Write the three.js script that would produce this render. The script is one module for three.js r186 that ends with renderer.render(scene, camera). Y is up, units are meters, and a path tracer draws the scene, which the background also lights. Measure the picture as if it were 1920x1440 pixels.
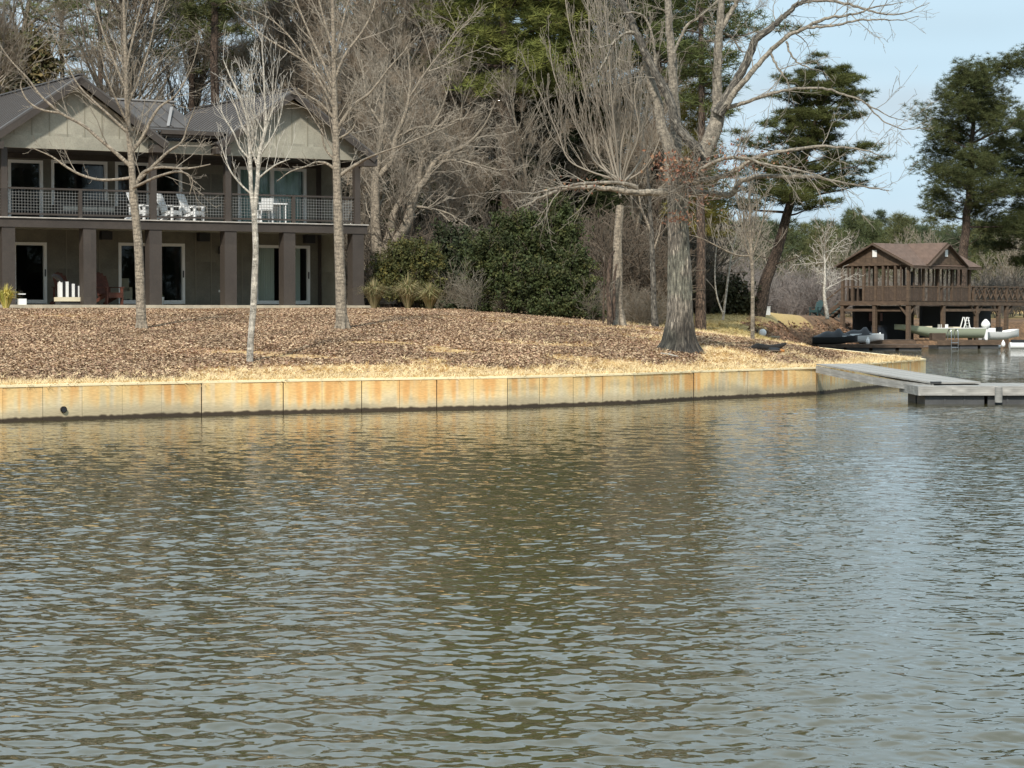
import * as THREE from 'three';
import * as BGU from 'three/addons/utils/BufferGeometryUtils.js';

/* ---------- camera, sky, sun, exposure ---------- */
const scene = new THREE.Scene();
const EYE = 2.0, FPX = 4271, TILT = Math.atan(130 / FPX);
const camera = new THREE.PerspectiveCamera(2 * Math.atan(720 / FPX) * 180 / Math.PI, 4 / 3, 0.5, 3000);
camera.position.set(0, EYE, 0);
camera.rotation.x = -TILT;
camera.updateMatrixWorld();
scene.add(camera);
const renderer = new THREE.WebGLRenderer({ antialias: true });
renderer.toneMapping = THREE.LinearToneMapping;
renderer.toneMappingExposure = 1.43;
renderer.shadowMap.enabled = true;
const SUN = new THREE.Vector3(-0.17, 0.66, 0.73).normalize();
const sun = new THREE.DirectionalLight(new THREE.Color(1.0, 0.945, 0.86), 3.25);
sun.position.copy(SUN).multiplyScalar(150).add(new THREE.Vector3(0, 0, -70));
sun.target.position.set(0, 0, -70);
sun.castShadow = true; sun.shadow.radius = 6; sun.shadow.mapSize.set(4096, 4096);
Object.assign(sun.shadow.camera, { left: -80, right: 80, top: 80, bottom: -80, near: 1, far: 400 });
scene.add(sun, sun.target);

/* ---------- random numbers and noise ---------- */
function rng(seed) { let a = seed >>> 0; return () => { a = (a + 0x6D2B79F5) | 0; let t = Math.imul(a ^ (a >>> 15), 1 | a); t = (t + Math.imul(t ^ (t >>> 7), 61 | t)) ^ t; return ((t ^ (t >>> 14)) >>> 0) / 4294967296; }; }
function hash2(i, j, s) { let h = Math.imul(i, 374761393) ^ Math.imul(j, 668265263) ^ Math.imul(s, 1442695041); h = Math.imul(h ^ (h >>> 13), 1274126177); return ((h ^ (h >>> 16)) >>> 0) / 4294967296; }
const sm = t => t * t * (3 - 2 * t);
const clamp = (v, a, b) => Math.max(a, Math.min(b, v));
const lerp = (a, b, t) => a + (b - a) * t;
const step = (a, b, v) => sm(clamp((v - a) / (b - a), 0, 1));
function noise(x, y, s = 0, px = 0, py = 0) {   // value noise, periodic when px, py are given
  const i = Math.floor(x), j = Math.floor(y), u = sm(x - i), v = sm(y - j);
  const w = (a, b) => hash2(px ? ((a % px) + px) % px : a, py ? ((b % py) + py) % py : b, s);
  return lerp(lerp(w(i, j), w(i + 1, j), u), lerp(w(i, j + 1), w(i + 1, j + 1), u), v);
}
function fbm(x, y, s = 0, o = 4) { let a = 0, k = 0.5, n = 0; for (let q = 0; q < o; q++) { a += k * noise(x, y, s + q); n += k; k *= 0.5; x = x * 2.03 + 5.1; y = y * 2.03 + 1.7; } return a / n; }

/* sky: thin high cloud, pale blue, even round the horizon */
{
  const W = 1024, H = 512, d = new Float32Array(W * H * 4);
  for (let j = 0; j < H; j++) for (let i = 0; i < W; i++) {
    const el = ((j + 0.5) / H - 0.5) * Math.PI, az = (i / W) * 2 * Math.PI;
    const e = Math.max(el, 0) / (Math.PI / 2), q = Math.pow(1 - e, 3.2);
    const cx = Math.cos(az), cz = Math.sin(az), r = 1 / (Math.tan(Math.max(el, 0.02)) + 0.12);
    const c1 = fbm(cx * r * 1.3 + 20, cz * r * 2.6 + 20, 5, 5), c2 = fbm(cx * r * 4 + 40, cz * r * 9 + 3, 9, 4);
    let cl = step(0.35, 0.72, c1 * 0.75 + c2 * 0.25);
    const b = [lerp(0.52, 0.58, q), lerp(0.72, 0.81, q), lerp(0.90, 0.95, q)];
    const w = [0.67, 0.805, 0.90], k = 0.3 + 0.6 * cl, o = (j * W + i) * 4;
    const grey = 1 - 0.15 * step(0.42, 0.68, c2);
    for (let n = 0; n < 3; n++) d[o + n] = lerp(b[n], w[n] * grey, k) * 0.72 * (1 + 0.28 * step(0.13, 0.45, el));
    d[o + 3] = 1;
  }
  const t = new THREE.DataTexture(d, W, H, THREE.RGBAFormat, THREE.FloatType);
  t.mapping = THREE.EquirectangularReflectionMapping; t.magFilter = THREE.LinearFilter; t.needsUpdate = true;
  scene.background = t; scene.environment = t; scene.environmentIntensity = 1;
}

/* ---------- pixel helpers used for layout (photograph is 1920 x 1440) ---------- */
const Xat = (px, d) => (px - 960) / FPX * d;                                   // good to a centimetre: the camera is almost level
const Yat = (py, d) => EYE + d * Math.tan(Math.atan((720 - py) / FPX) - TILT);
const at = (px, py, d) => new THREE.Vector3(Xat(px, d), Yat(py, d), -d);

/* ---------- mesh builder ---------- */
const V3 = (x, y, z) => new THREE.Vector3(x, y, z);
class MB {
  constructor() { this.p = []; this.n = []; this.u = []; this.i = []; this.c = null; }
  get count() { return this.p.length / 3; }
  vert(x, y, z, nx, ny, nz, u, v) { this.p.push(x, y, z); this.n.push(nx, ny, nz); this.u.push(u, v); return this.p.length / 3 - 1; }
  quad(a, b, c, d, uv) {     // counter-clockwise corners
    const e = V3().subVectors(b, a), f = V3().subVectors(d, a), n = e.clone().cross(f).normalize(), w = e.length(), h = f.length();
    const k = uv || [[0, 0], [w, 0], [w, h], [0, h]];
    const q = [a, b, c, d].map((o, m) => this.vert(o.x, o.y, o.z, n.x, n.y, n.z, k[m][0], k[m][1]));
    this.i.push(q[0], q[1], q[2], q[0], q[2], q[3]); return this;
  }
  tri(a, b, c) {
    const n = V3().subVectors(b, a).cross(V3().subVectors(c, a)).normalize();
    const q = [a, b, c].map(o => this.vert(o.x, o.y, o.z, n.x, n.y, n.z, o.x + o.z, o.y));
    this.i.push(...q); return this;
  }
  /* box between corners in its own axes, optional matrix */
  box(x0, y0, z0, x1, y1, z1, m) {
    const P = (x, y, z) => { const v = V3(x, y, z); return m ? v.applyMatrix4(m) : v; };
    const a = P(x0, y0, z0), b = P(x1, y0, z0), c = P(x1, y1, z0), d = P(x0, y1, z0), e = P(x0, y0, z1), f = P(x1, y0, z1), g = P(x1, y1, z1), h = P(x0, y1, z1);
    const o = hash2(Math.round((x0 + y0) * 97), Math.round((z0 + x1) * 89), 7) * 5;
    for (const s of [[e, f, g, h], [b, a, d, c], [f, b, c, g], [a, e, h, d], [h, g, c, d], [a, b, f, e]]) {
      const w = s[0].distanceTo(s[1]), t = s[0].distanceTo(s[3]);
      this.quad(...s, [[o, o], [o + w, o], [o + w, o + t], [o, o + t]]);
    }
    return this;
  }
  bar(a, b, w, h, up = V3(0, 1, 0)) {     // a beam of w x h from a to b
    const d = V3().subVectors(b, a), l = d.length(); d.normalize();
    let s = V3().crossVectors(up, d); if (s.lengthSq() < 1e-6) s = V3(1, 0, 0); s.normalize();
    const t = V3().crossVectors(d, s);
    const m = new THREE.Matrix4().makeBasis(s, t, d).setPosition(a);
    return this.box(-w / 2, -h / 2, 0, w / 2, h / 2, l, m);
  }
  tube(pts, rad, sides = 6, cap = false) {
    let side = null; const n = pts.length, base = this.count; let len = 0;
    for (let k = 0; k < n; k++) {
      const t = V3().subVectors(pts[Math.min(k + 1, n - 1)], pts[Math.max(k - 1, 0)]).normalize();
      if (!side) { side = Math.abs(t.y) > 0.9 ? V3(1, 0, 0) : V3(0, 1, 0); }
      side = side.clone().addScaledVector(t, -side.dot(t)).normalize();
      const o = V3().crossVectors(t, side);
      if (k) len += pts[k].distanceTo(pts[k - 1]);
      for (let s = 0; s <= sides; s++) {
        const a = s / sides * Math.PI * 2, c = Math.cos(a), z = Math.sin(a);
        const x = side.x * c + o.x * z, y = side.y * c + o.y * z, w = side.z * c + o.z * z;
        this.vert(pts[k].x + x * rad[k], pts[k].y + y * rad[k], pts[k].z + w * rad[k], x, y, w, s / sides * Math.max(0.25, Math.round(rad[0] * 6.3 * 4) / 4), len);
      }
    }
    const q = sides + 1;
    for (let k = 0; k < n - 1; k++) for (let s = 0; s < sides; s++) {
      const a = base + k * q + s, b = a + 1, c = a + q, d = c + 1;
      this.i.push(a, b, c, b, d, c);
    }
    if (cap) for (const k of [0, n - 1]) {
      const t = V3().subVectors(pts[Math.min(k + 1, n - 1)], pts[Math.max(k - 1, 0)]).normalize().multiplyScalar(k ? 1 : -1);
      const c = this.vert(pts[k].x, pts[k].y, pts[k].z, t.x, t.y, t.z, 0, 0), f = this.count;
      for (let s = 0; s <= sides; s++) { const o = (base + k * q + s) * 3; this.vert(this.p[o], this.p[o + 1], this.p[o + 2], t.x, t.y, t.z, 0.1, 0.1); }
      for (let s = 0; s < sides; s++) k ? this.i.push(c, f + s, f + s + 1) : this.i.push(c, f + s + 1, f + s);
    }
    return this;
  }
  /* sections: arrays of points of equal count; closed loops joined into a skin */
  loft(sections, closed = true, capEnds = true) {
    const q = sections[0].length, m = new THREE.BufferGeometry(), pos = [], idx = [], uv = [];
    sections.forEach((s, k) => s.forEach((p, j) => { pos.push(p.x, p.y, p.z); uv.push(j / q, k / sections.length); }));
    for (let k = 0; k < sections.length - 1; k++) for (let j = 0; j < (closed ? q : q - 1); j++) {
      const a = k * q + j, b = k * q + (j + 1) % q, c = a + q, d = b + q; idx.push(a, b, c, b, d, c);
    }
    if (capEnds) for (const k of [0, sections.length - 1]) {
      const o = V3(); sections[k].forEach(p => o.add(p)); o.multiplyScalar(1 / q);
      pos.push(o.x, o.y, o.z); uv.push(0.5, 0.5); const c = pos.length / 3 - 1;
      for (let j = 0; j < (closed ? q : q - 1); j++) { const a = k * q + j, b = k * q + (j + 1) % q; k ? idx.push(c, a, b) : idx.push(c, b, a); }
    }
    m.setAttribute('position', new THREE.Float32BufferAttribute(pos, 3)); m.setAttribute('uv', new THREE.Float32BufferAttribute(uv, 2)); m.setIndex(idx);
    const g = BGU.toCreasedNormals(m, 0.7); return this.add(g);
  }
  add(g, mat) {
    if (mat) g = g.clone().applyMatrix4(mat);
    const b = this.count, P = g.attributes.position, N = g.attributes.normal, U = g.attributes.uv;
    for (let k = 0; k < P.count; k++) this.vert(P.getX(k), P.getY(k), P.getZ(k), N.getX(k), N.getY(k), N.getZ(k), U ? U.getX(k) : 0, U ? U.getY(k) : 0);
    if (g.index) for (let k = 0; k < g.index.count; k++) this.i.push(b + g.index.getX(k)); else for (let k = 0; k < P.count; k++) this.i.push(b + k);
    return this;
  }
  geo() {
    const g = new THREE.BufferGeometry();
    g.setAttribute('position', new THREE.BufferAttribute(new Float32Array(this.p), 3)); g.setAttribute('normal', new THREE.BufferAttribute(new Float32Array(this.n), 3)); g.setAttribute('uv', new THREE.BufferAttribute(new Float32Array(this.u), 2));
    g.setIndex(this.i); return g;
  }
  build(name, mat, parent = scene) { return put(name, this.geo(), mat, parent); }
}
const taken = {};
function numbered(name) { const n = taken[name] = (taken[name] ?? -1) + 1; return n ? `${name}_${String(n).padStart(3, '0')}` : name; }
function put(name, geo, mat, parent = scene) {
  const m = new THREE.Mesh(geo, mat); m.name = parent === scene ? numbered(name) : name; m.castShadow = m.receiveShadow = true; parent.add(m); return m;
}
function tag(o, label, category, group) { Object.assign(o.userData, { label, category }); if (group) o.userData.group = group; return o; }
const struct = o => { o.userData.kind = 'structure'; return o; };
const stuff = o => { o.userData.kind = 'stuff'; return o; };
function thing(name, label, category, pos = [0, 0, 0], turn = 0, group) {
  const g = new THREE.Group(); g.name = numbered(name); g.position.set(...pos); g.rotation.y = turn; scene.add(g); return tag(g, label, category, group);
}
function copy(o, label) { const c = o.clone(); c.name = numbered(o.name.replace(/_\d{3}$/, '')); c.userData = { ...o.userData }; if (label) c.userData.label = label; scene.add(c); return c; }
function swarm(name, geo, mat, list, parent = scene) {      // list of [Matrix4, Color]
  const m = new THREE.InstancedMesh(geo, mat, list.length); m.name = parent === scene ? numbered(name) : name;
  list.forEach(([x, c], k) => { m.setMatrixAt(k, x); if (c) m.setColorAt(k, c); });
  m.castShadow = m.receiveShadow = true; m.userData.kind = 'stuff'; parent.add(m); return m;
}
const Mx = (pos, rot = [0, 0, 0], s = 1) => new THREE.Matrix4().compose(pos, new THREE.Quaternion().setFromEuler(new THREE.Euler(...rot)), typeof s === 'number' ? V3(s, s, s) : V3(...s));

/* ---------- textures and materials ---------- */
function tex(w, h, f, srgb = true) {       // f(x, y) -> [r, g, b] 0..1 in sRGB, or a number
  const d = new Uint8Array(w * h * 4);
  for (let j = 0; j < h; j++) for (let i = 0; i < w; i++) { const c = f(i, j), o = (j * w + i) * 4; for (let k = 0; k < 3; k++) d[o + k] = clamp(Math.round((c.length ? c[k] : c) * 255), 0, 255); d[o + 3] = 255; }
  const t = new THREE.DataTexture(d, w, h); t.wrapS = t.wrapT = THREE.RepeatWrapping; t.magFilter = THREE.LinearFilter; t.minFilter = THREE.LinearMipmapLinearFilter; t.generateMipmaps = true;
  if (srgb) t.colorSpace = THREE.SRGBColorSpace; t.needsUpdate = true; return t;
}
const L = (r, g, b) => new THREE.Color().setRGB(r, g, b);
function mat(color, roughness = 0.85, extra = {}) { return new THREE.MeshStandardMaterial({ color, roughness, ...extra }); }
function rep(t, x, y) { const c = t.clone(); c.repeat.set(x, y); c.needsUpdate = true; return c; }

const barkT = tex(256, 512, (i, j) => {      // vertical ridges and plates
  const a = noise(i / 8, j / 60, 1, 32, 0), b = noise(i / 16 + 3, j / 26, 2, 16, 0), c = noise(i / 3, j / 5, 3), w = noise(i / 40, j / 80, 4);
  const r = 0.42 + 0.5 * Math.abs(a - 0.5) * 2 * 0.9 + 0.25 * (b - 0.5) + 0.22 * (c - 0.5) + 0.15 * (w - 0.5);
  return [r, r * 0.99, r * 0.97];
});
const barkB = tex(256, 512, (i, j) => { const a = noise(i / 8, j / 60, 1, 32, 0), b = noise(i / 16 + 3, j / 26, 2, 16, 0); return clamp(Math.abs(a - 0.5) * 2 * 0.8 + 0.3 * b, 0, 1); }, false);
const smoothBarkT = tex(256, 512, (i, j) => {   // pale bark with blotches and cross bands
  const a = noise(i / 30, j / 22, 11, 0, 0), b = noise(i / 5, j / 4, 12), c = noise(i / 90, j / 7, 13);
  let r = 0.78 + 0.34 * (a - 0.5) + 0.30 * (b - 0.5) + 0.2 * (noise(i / 9, j / 40, 14, 28, 0) - 0.5); if (c > 0.9) r -= 0.2; return [r, r * 0.98, r * 0.95];
});
const grainT = tex(256, 256, (i, j) => { const a = noise(i / 60, j / 3, 21, 0, 0), b = noise(i / 14, j / 1.5, 22), c = noise(i / 50, j / 60, 23); const r = 0.82 + 0.2 * (a - 0.5) + 0.12 * (b - 0.5) + 0.22 * (c - 0.5); return [r, r, r]; });
const grimeT = tex(256, 256, (i, j) => { const a = fbm(i / 50, j / 50, 31, 4), b = noise(i / 2.5, j / 2.5, 33); const r = 0.86 + 0.26 * (a - 0.5) + 0.08 * (b - 0.5); return [r, r, r]; });
const M = {
  oakBark: mat(L(0.36, 0.325, 0.275), 0.95, { map: barkT, bumpMap: barkB, bumpScale: 0.02 }),
  greyBark: mat(L(0.40, 0.345, 0.275), 0.92, { map: smoothBarkT, bumpMap: barkB, bumpScale: 0.008 }),
  paleBark: mat(L(0.64, 0.605, 0.54), 0.85, { map: smoothBarkT }),
  haze: mat(L(0.245, 0.205, 0.155), 0.95), twig: mat(L(0.295, 0.248, 0.19), 0.9), paleTwig: mat(L(0.52, 0.47, 0.40), 0.9), greyTwig: mat(L(0.25, 0.213, 0.165), 0.9), darkTwig: mat(L(0.17, 0.135, 0.10), 0.9),
  woodBark: mat(L(0.32, 0.275, 0.215), 0.92, { map: smoothBarkT }), pineBark: mat(L(0.25, 0.175, 0.13), 0.95, { map: barkT, bumpMap: barkB, bumpScale: 0.015 }),
  needle: new THREE.MeshPhysicalMaterial({ color: L(1, 1, 1), roughness: 0.9, specularIntensity: 0.25, side: THREE.DoubleSide }), leaf: new THREE.MeshPhysicalMaterial({ color: L(1, 1, 1), roughness: 0.65, specularIntensity: 0.4, side: THREE.DoubleSide }), litter: mat(L(1, 1, 1), 0.9, { side: THREE.DoubleSide }),
  brown: mat(L(0.074, 0.058, 0.046), 0.6, { map: rep(grimeT, 0.3, 0.3) }), brownWood: mat(L(0.125, 0.085, 0.062), 0.75, { map: rep(grainT, 0.6, 2) }),
  siding: mat(L(0.235, 0.215, 0.165), 0.8, { map: rep(grimeT, 0.35, 0.35) }), batten: mat(L(0.215, 0.195, 0.15), 0.8), trim: mat(L(0.44, 0.41, 0.32), 0.75, { map: rep(grimeT, 0.35, 0.35) }),
  white: mat(L(0.82, 0.81, 0.77), 0.5), deckEdge: mat(L(0.62, 0.57, 0.5), 0.8, { map: grimeT }), slab: mat(L(0.62, 0.54, 0.40), 0.9, { map: grimeT }),
  metalRoof: mat(L(0.118, 0.104, 0.094), 0.55, { metalness: 0.0, map: rep(grimeT, 0.2, 0.2) }), seam: mat(L(0.075, 0.066, 0.06), 0.5), flash: mat(L(0.27, 0.255, 0.24), 0.4),
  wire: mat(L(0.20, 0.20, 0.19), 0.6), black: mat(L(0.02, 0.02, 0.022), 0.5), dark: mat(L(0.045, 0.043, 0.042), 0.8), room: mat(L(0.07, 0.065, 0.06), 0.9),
  glass: new THREE.MeshPhysicalMaterial({ color: L(0.8, 0.84, 0.84), roughness: 0.015, transmission: 1, thickness: 0, ior: 1.5 }),
  curtain: mat(L(0.70, 0.74, 0.66), 0.9, { side: THREE.DoubleSide }), teal: mat(L(0.38, 0.52, 0.47), 0.9, { side: THREE.DoubleSide }),
  redWood: mat(L(0.16, 0.055, 0.035), 0.65, { map: grainT }), plastic: mat(L(0.82, 0.82, 0.80), 0.45), cream: mat(L(0.66, 0.58, 0.42), 0.9),
  greyWood: mat(L(0.50, 0.475, 0.43), 0.85, { map: rep(grainT, 1, 3) }), greyWoodB: mat(L(0.44, 0.425, 0.39), 0.85, { map: rep(grainT, 1, 3) }), float: mat(L(0.085, 0.085, 0.085), 0.6, { map: grimeT }),
  shingle: mat(L(0.20, 0.128, 0.092), 0.9, { map: rep(grimeT, 1, 1) }), boatBrown: mat(L(0.165, 0.108, 0.068), 0.85, { map: rep(grainT, 0.8, 2) }), boatBrownB: mat(L(0.125, 0.083, 0.056), 0.85, { map: rep(grainT, 0.8, 2) }),
  greenHull: mat(L(0.47, 0.52, 0.38), 0.35), greenCover: mat(L(0.02, 0.05, 0.05), 0.6), steel: mat(L(0.55, 0.56, 0.57), 0.25, { metalness: 0.9 }), redSign: mat(L(0.45, 0.25, 0.22), 0.7), orange: mat(L(0.55, 0.22, 0.05), 0.8),
};
/* ---------- the land: one sheet from the water's edge to the horizon ---------- */
const SHORE = [[-320, -10], [-60, -22], [-20, -36.2], [-9.5, -42.3], [-6.1, -45], [-3.1, -46.9], [-0.1, -48.5], [2.7, -51.1], [4.26, -53.4], [7.6, -57], [12.3, -67.7], [12.36, -92], [13.0, -103], [15.2, -110], [16.8, -122], [17.6, -130], [20.3, -135], [22.8, -141], [25, -150], [40, -162], [90, -185], [420, -210]];
function shoreZ(x) { for (let k = 0; k < SHORE.length - 1; k++) if (x <= SHORE[k + 1][0]) return lerp(SHORE[k][1], SHORE[k + 1][1], clamp((x - SHORE[k][0]) / (SHORE[k + 1][0] - SHORE[k][0]), 0, 1)); return -210; }
const edgeH = z => lerp(0.66, -0.45, step(-94, -108, z));
const HX = -16.9, HZ = -75.3, HC = Math.cos(30.5 * Math.PI / 180), HS = Math.sin(30.5 * Math.PI / 180), HY = 2.33;     // the house's left front corner and its turn
const houseP = (u, n) => [HX + HC * u + HS * n, HZ - HS * u + HC * n];
const pins = [];
for (const [px, py, d] of [[265, 618, 62], [642, 620, 62], [468, 682, 51], [100, 655, 53], [850, 640, 57], [1050, 652, 58], [820, 580, 80], [900, 587, 78], [1000, 597, 75], [1130, 611, 70], [1228, 613, 69], [1270, 653, 58], [1410, 640, 68], [1330, 612, 92], [1390, 617, 100], [1300, 598, 112], [1400, 594, 115], [1480, 589, 122], [1540, 586, 128]])
  pins.push([Xat(px, d), -d, Yat(py, d)]);
for (let u = -8; u <= 16; u += 4) { pins.push([...houseP(u, 1.0), 2.17]); pins.push([...houseP(u, -6), 2.2]); pins.push([...houseP(u, -16), 2.45]); }
for (const p of [[-8, -47.5, 0.74], [-3, -50.5, 0.8], [2.2, -54, 0.86], [6, -58, 0.86], [11, -69, 0.7], [11.4, -80, 0.74], [11.6, -90, 0.76], [-30, -40, 0.8], [-40, -60, 1.7], [-60, -90, 2.6], [-30, -110, 2.9], [0, -110, 2.3], [-100, -200, 6], [-10, -200, 3.4], [30, -200, 2.1], [14, -150, 2.1], [90, -240, 2.6], [26, -156, 1.5], [45, -178, 2], [200, -420, 5], [-200, -420, 13], [0, -420, 5], [-320, -60, 2], [400, -240, 3], [18.2, -140, 1.95], [17.2, -136, 1.95], [19.5, -152, 1.9], [14.2, -114, 1.6], [14, -122, 2.0]]) pins.push(p);
const TPS = (() => {
  const n = pins.length, N = n + 3, A = Array.from({ length: N }, () => new Float64Array(N + 1)), K = 60;
  const phi = r => (r > 1e-9 ? r * r * Math.log(r) : 0);
  for (let i = 0; i < n; i++) { for (let j = 0; j < n; j++) A[i][j] = phi(Math.hypot(pins[i][0] - pins[j][0], pins[i][1] - pins[j][1]) / K) + (i === j ? 0.0015 : 0); A[i][n] = A[n][i] = 1; A[i][n + 1] = A[n + 1][i] = pins[i][0] / K; A[i][n + 2] = A[n + 2][i] = pins[i][1] / K; A[i][N] = pins[i][2]; }
  for (let c = 0; c < N; c++) { let p = c; for (let r = c; r < N; r++) if (Math.abs(A[r][c]) > Math.abs(A[p][c])) p = r; [A[c], A[p]] = [A[p], A[c]]; for (let r = 0; r < N; r++) if (r !== c) { const f = A[r][c] / A[c][c]; for (let k = c; k <= N; k++) A[r][k] -= f * A[c][k]; } }
  const w = A.map((r, i) => r[N] / r[i]);
  return (x, z) => { let s = w[n] + w[n + 1] * x / K + w[n + 2] * z / K; for (let i = 0; i < n; i++) s += w[i] * phi(Math.hypot(x - pins[i][0], z - pins[i][1]) / K); return s; };
})();
function nearShore(x, z) { let best = 1e9, bz = 0; for (let k = 1; k < SHORE.length - 2; k++) { const a = SHORE[k], b = SHORE[k + 1], dx = b[0] - a[0], dz = b[1] - a[1], t = clamp(((x - a[0]) * dx + (z - a[1]) * dz) / (dx * dx + dz * dz), 0, 1), q = Math.hypot(x - a[0] - dx * t, z - a[1] - dz * t); if (q < best) { best = q; bz = a[1] + dz * t; } } return [shoreZ(x) >= z ? best : 0, bz]; }
function G(x, z) {
  const [s, zs] = nearShore(x, z), e = edgeH(zs), bank = step(-90, -100, zs);
  const far = clamp(TPS(x, z), 0.6, 14);
  return lerp(e, far, step(0, lerp(3, 3.4, bank), s)) + 0.05 * (fbm(x * 0.45, z * 0.45, 51, 3) - 0.5) * step(0.3, 2, s);
}
const onG = (px, d) => { const x = Xat(px, d); return V3(x, G(x, -d), -d); };

/* where leaves lie: 0 bare straw, 1 deep in leaves */
function leafCover(x, z) {
  const s = shoreZ(x) - z, n = fbm(x * 0.55, z * 0.3, 61, 4), m = fbm(x * 0.22 + 9, z * 0.14, 71, 3);
  let c = step(2.0, 4.4, s + (n - 0.5) * 7.5) * (0.9 + 0.1 * n); c = Math.max(c, 0.75 * step(0.60, 0.68, fbm(x * 0.9 + 7, z * 0.7, 64, 3)) * step(0.4, 1.2, s));
  if (x > 1) c *= lerp(1, step(0.44, 0.60, m * 0.5 + n * 0.5), step(1.5, 5, x));
  const bare = step(0.62, 0.74, fbm(x * 0.3 + 31, z * 0.55, 81, 3)); c *= 1 - 0.75 * bare;
  if (z < -64 && x > 2.5) c *= 1 - 0.93 * step(2.5, 5.5, x) * step(-70, -78, z);
  return clamp(c, 0, 1);
}
const groundT = tex(2048, 2048, (i, j) => {
  const x = -30 + 60 * (i + 0.5) / 2048, z = -35 - 100 * (j + 0.5) / 2048;
  const c = leafCover(x, z), f = noise(i / 1.7, j / 1.1, 91), f2 = noise(i / 5, j / 3, 92), w = fbm(x * 0.8, z * 0.5, 93, 3);
  const lawn = step(2.5, 6, x) * step(-72, -82, z);
  let straw = [0.80 + 0.13 * (f - 0.5) + 0.10 * (w - 0.5), 0.665 + 0.13 * (f - 0.5) + 0.10 * (w - 0.5), 0.44 + 0.1 * (f - 0.5)];
  const g = [0.60 + 0.1 * (f - 0.5), 0.53 + 0.1 * (f - 0.5), 0.30 + 0.05 * f], k = lawn * (0.55 + 0.5 * (w - 0.5));
  straw = straw.map((v, n) => lerp(v, g[n], k));
  const l = 0.55 + 0.5 * (f - 0.5) + 0.3 * (f2 - 0.5), leaf = [0.62 * l + 0.13, 0.47 * l + 0.11, 0.36 * l + 0.09];
  let o = straw.map((v, n) => lerp(v, leaf[n], c));
  const bank = (z < -96 && x > 8) ? step(-97, -104, z) * step(1.35, 0.95, G(x, z) + 0.6 * (w - 0.5)) : 0;
  o = o.map((v, n) => lerp(v, [0.44, 0.335, 0.235][n] * (0.5 + 0.5 * f2 + 0.4 * w), bank));
  const wood = step(-84, -92, z) * step(6, 1, x);
  return o.map((v, n) => lerp(v, [0.42, 0.33, 0.25][n] * (0.75 + 0.4 * f), wood * 0.9));
});
groundT.wrapS = groundT.wrapT = THREE.MirroredRepeatWrapping;
M.ground = mat(L(1, 1, 1), 0.95, { map: groundT });
{
  const us = []; for (let k = 0; k < SHORE.length - 1; k++) { const [a, b] = [SHORE[k], SHORE[k + 1]], l = Math.hypot(b[0] - a[0], b[1] - a[1]), st = (a[0] > -21 && b[0] < 50) ? 0.45 : 6, n = Math.ceil(l / st); for (let q = 0; q < n; q++) us.push([lerp(a[0], b[0], q / n), lerp(a[1], b[1], q / n)]); }
  us.push(SHORE.at(-1));
  const ss = [0, 0.12, 0.3, 0.55, 0.85, 1.2]; while (ss.at(-1) < 60) ss.push(ss.at(-1) + 0.5); while (ss.at(-1) < 900) ss.push(ss.at(-1) * 1.08);
  const b = new MB(), c = us.length;
  for (const s of ss) for (const [x, z0] of us) { const z = z0 - s; b.vert(x, s === 0 ? edgeH(z0) : G(x, Math.min(z, z)), z, 0, 1, 0, (x + 30) / 60, (-z - 35) / 100); }
  for (let r = 0; r < ss.length - 1; r++) for (let k = 0; k < c - 1; k++) { const a = r * c + k; b.i.push(a, a + 1, a + c, a + 1, a + c + 1, a + c); }
  const g = b.geo(); g.computeVertexNormals(); struct(put('ground', g, M.ground)).userData.label = 'leaf strewn lawn rising from the sea wall to the house';
}

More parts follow.
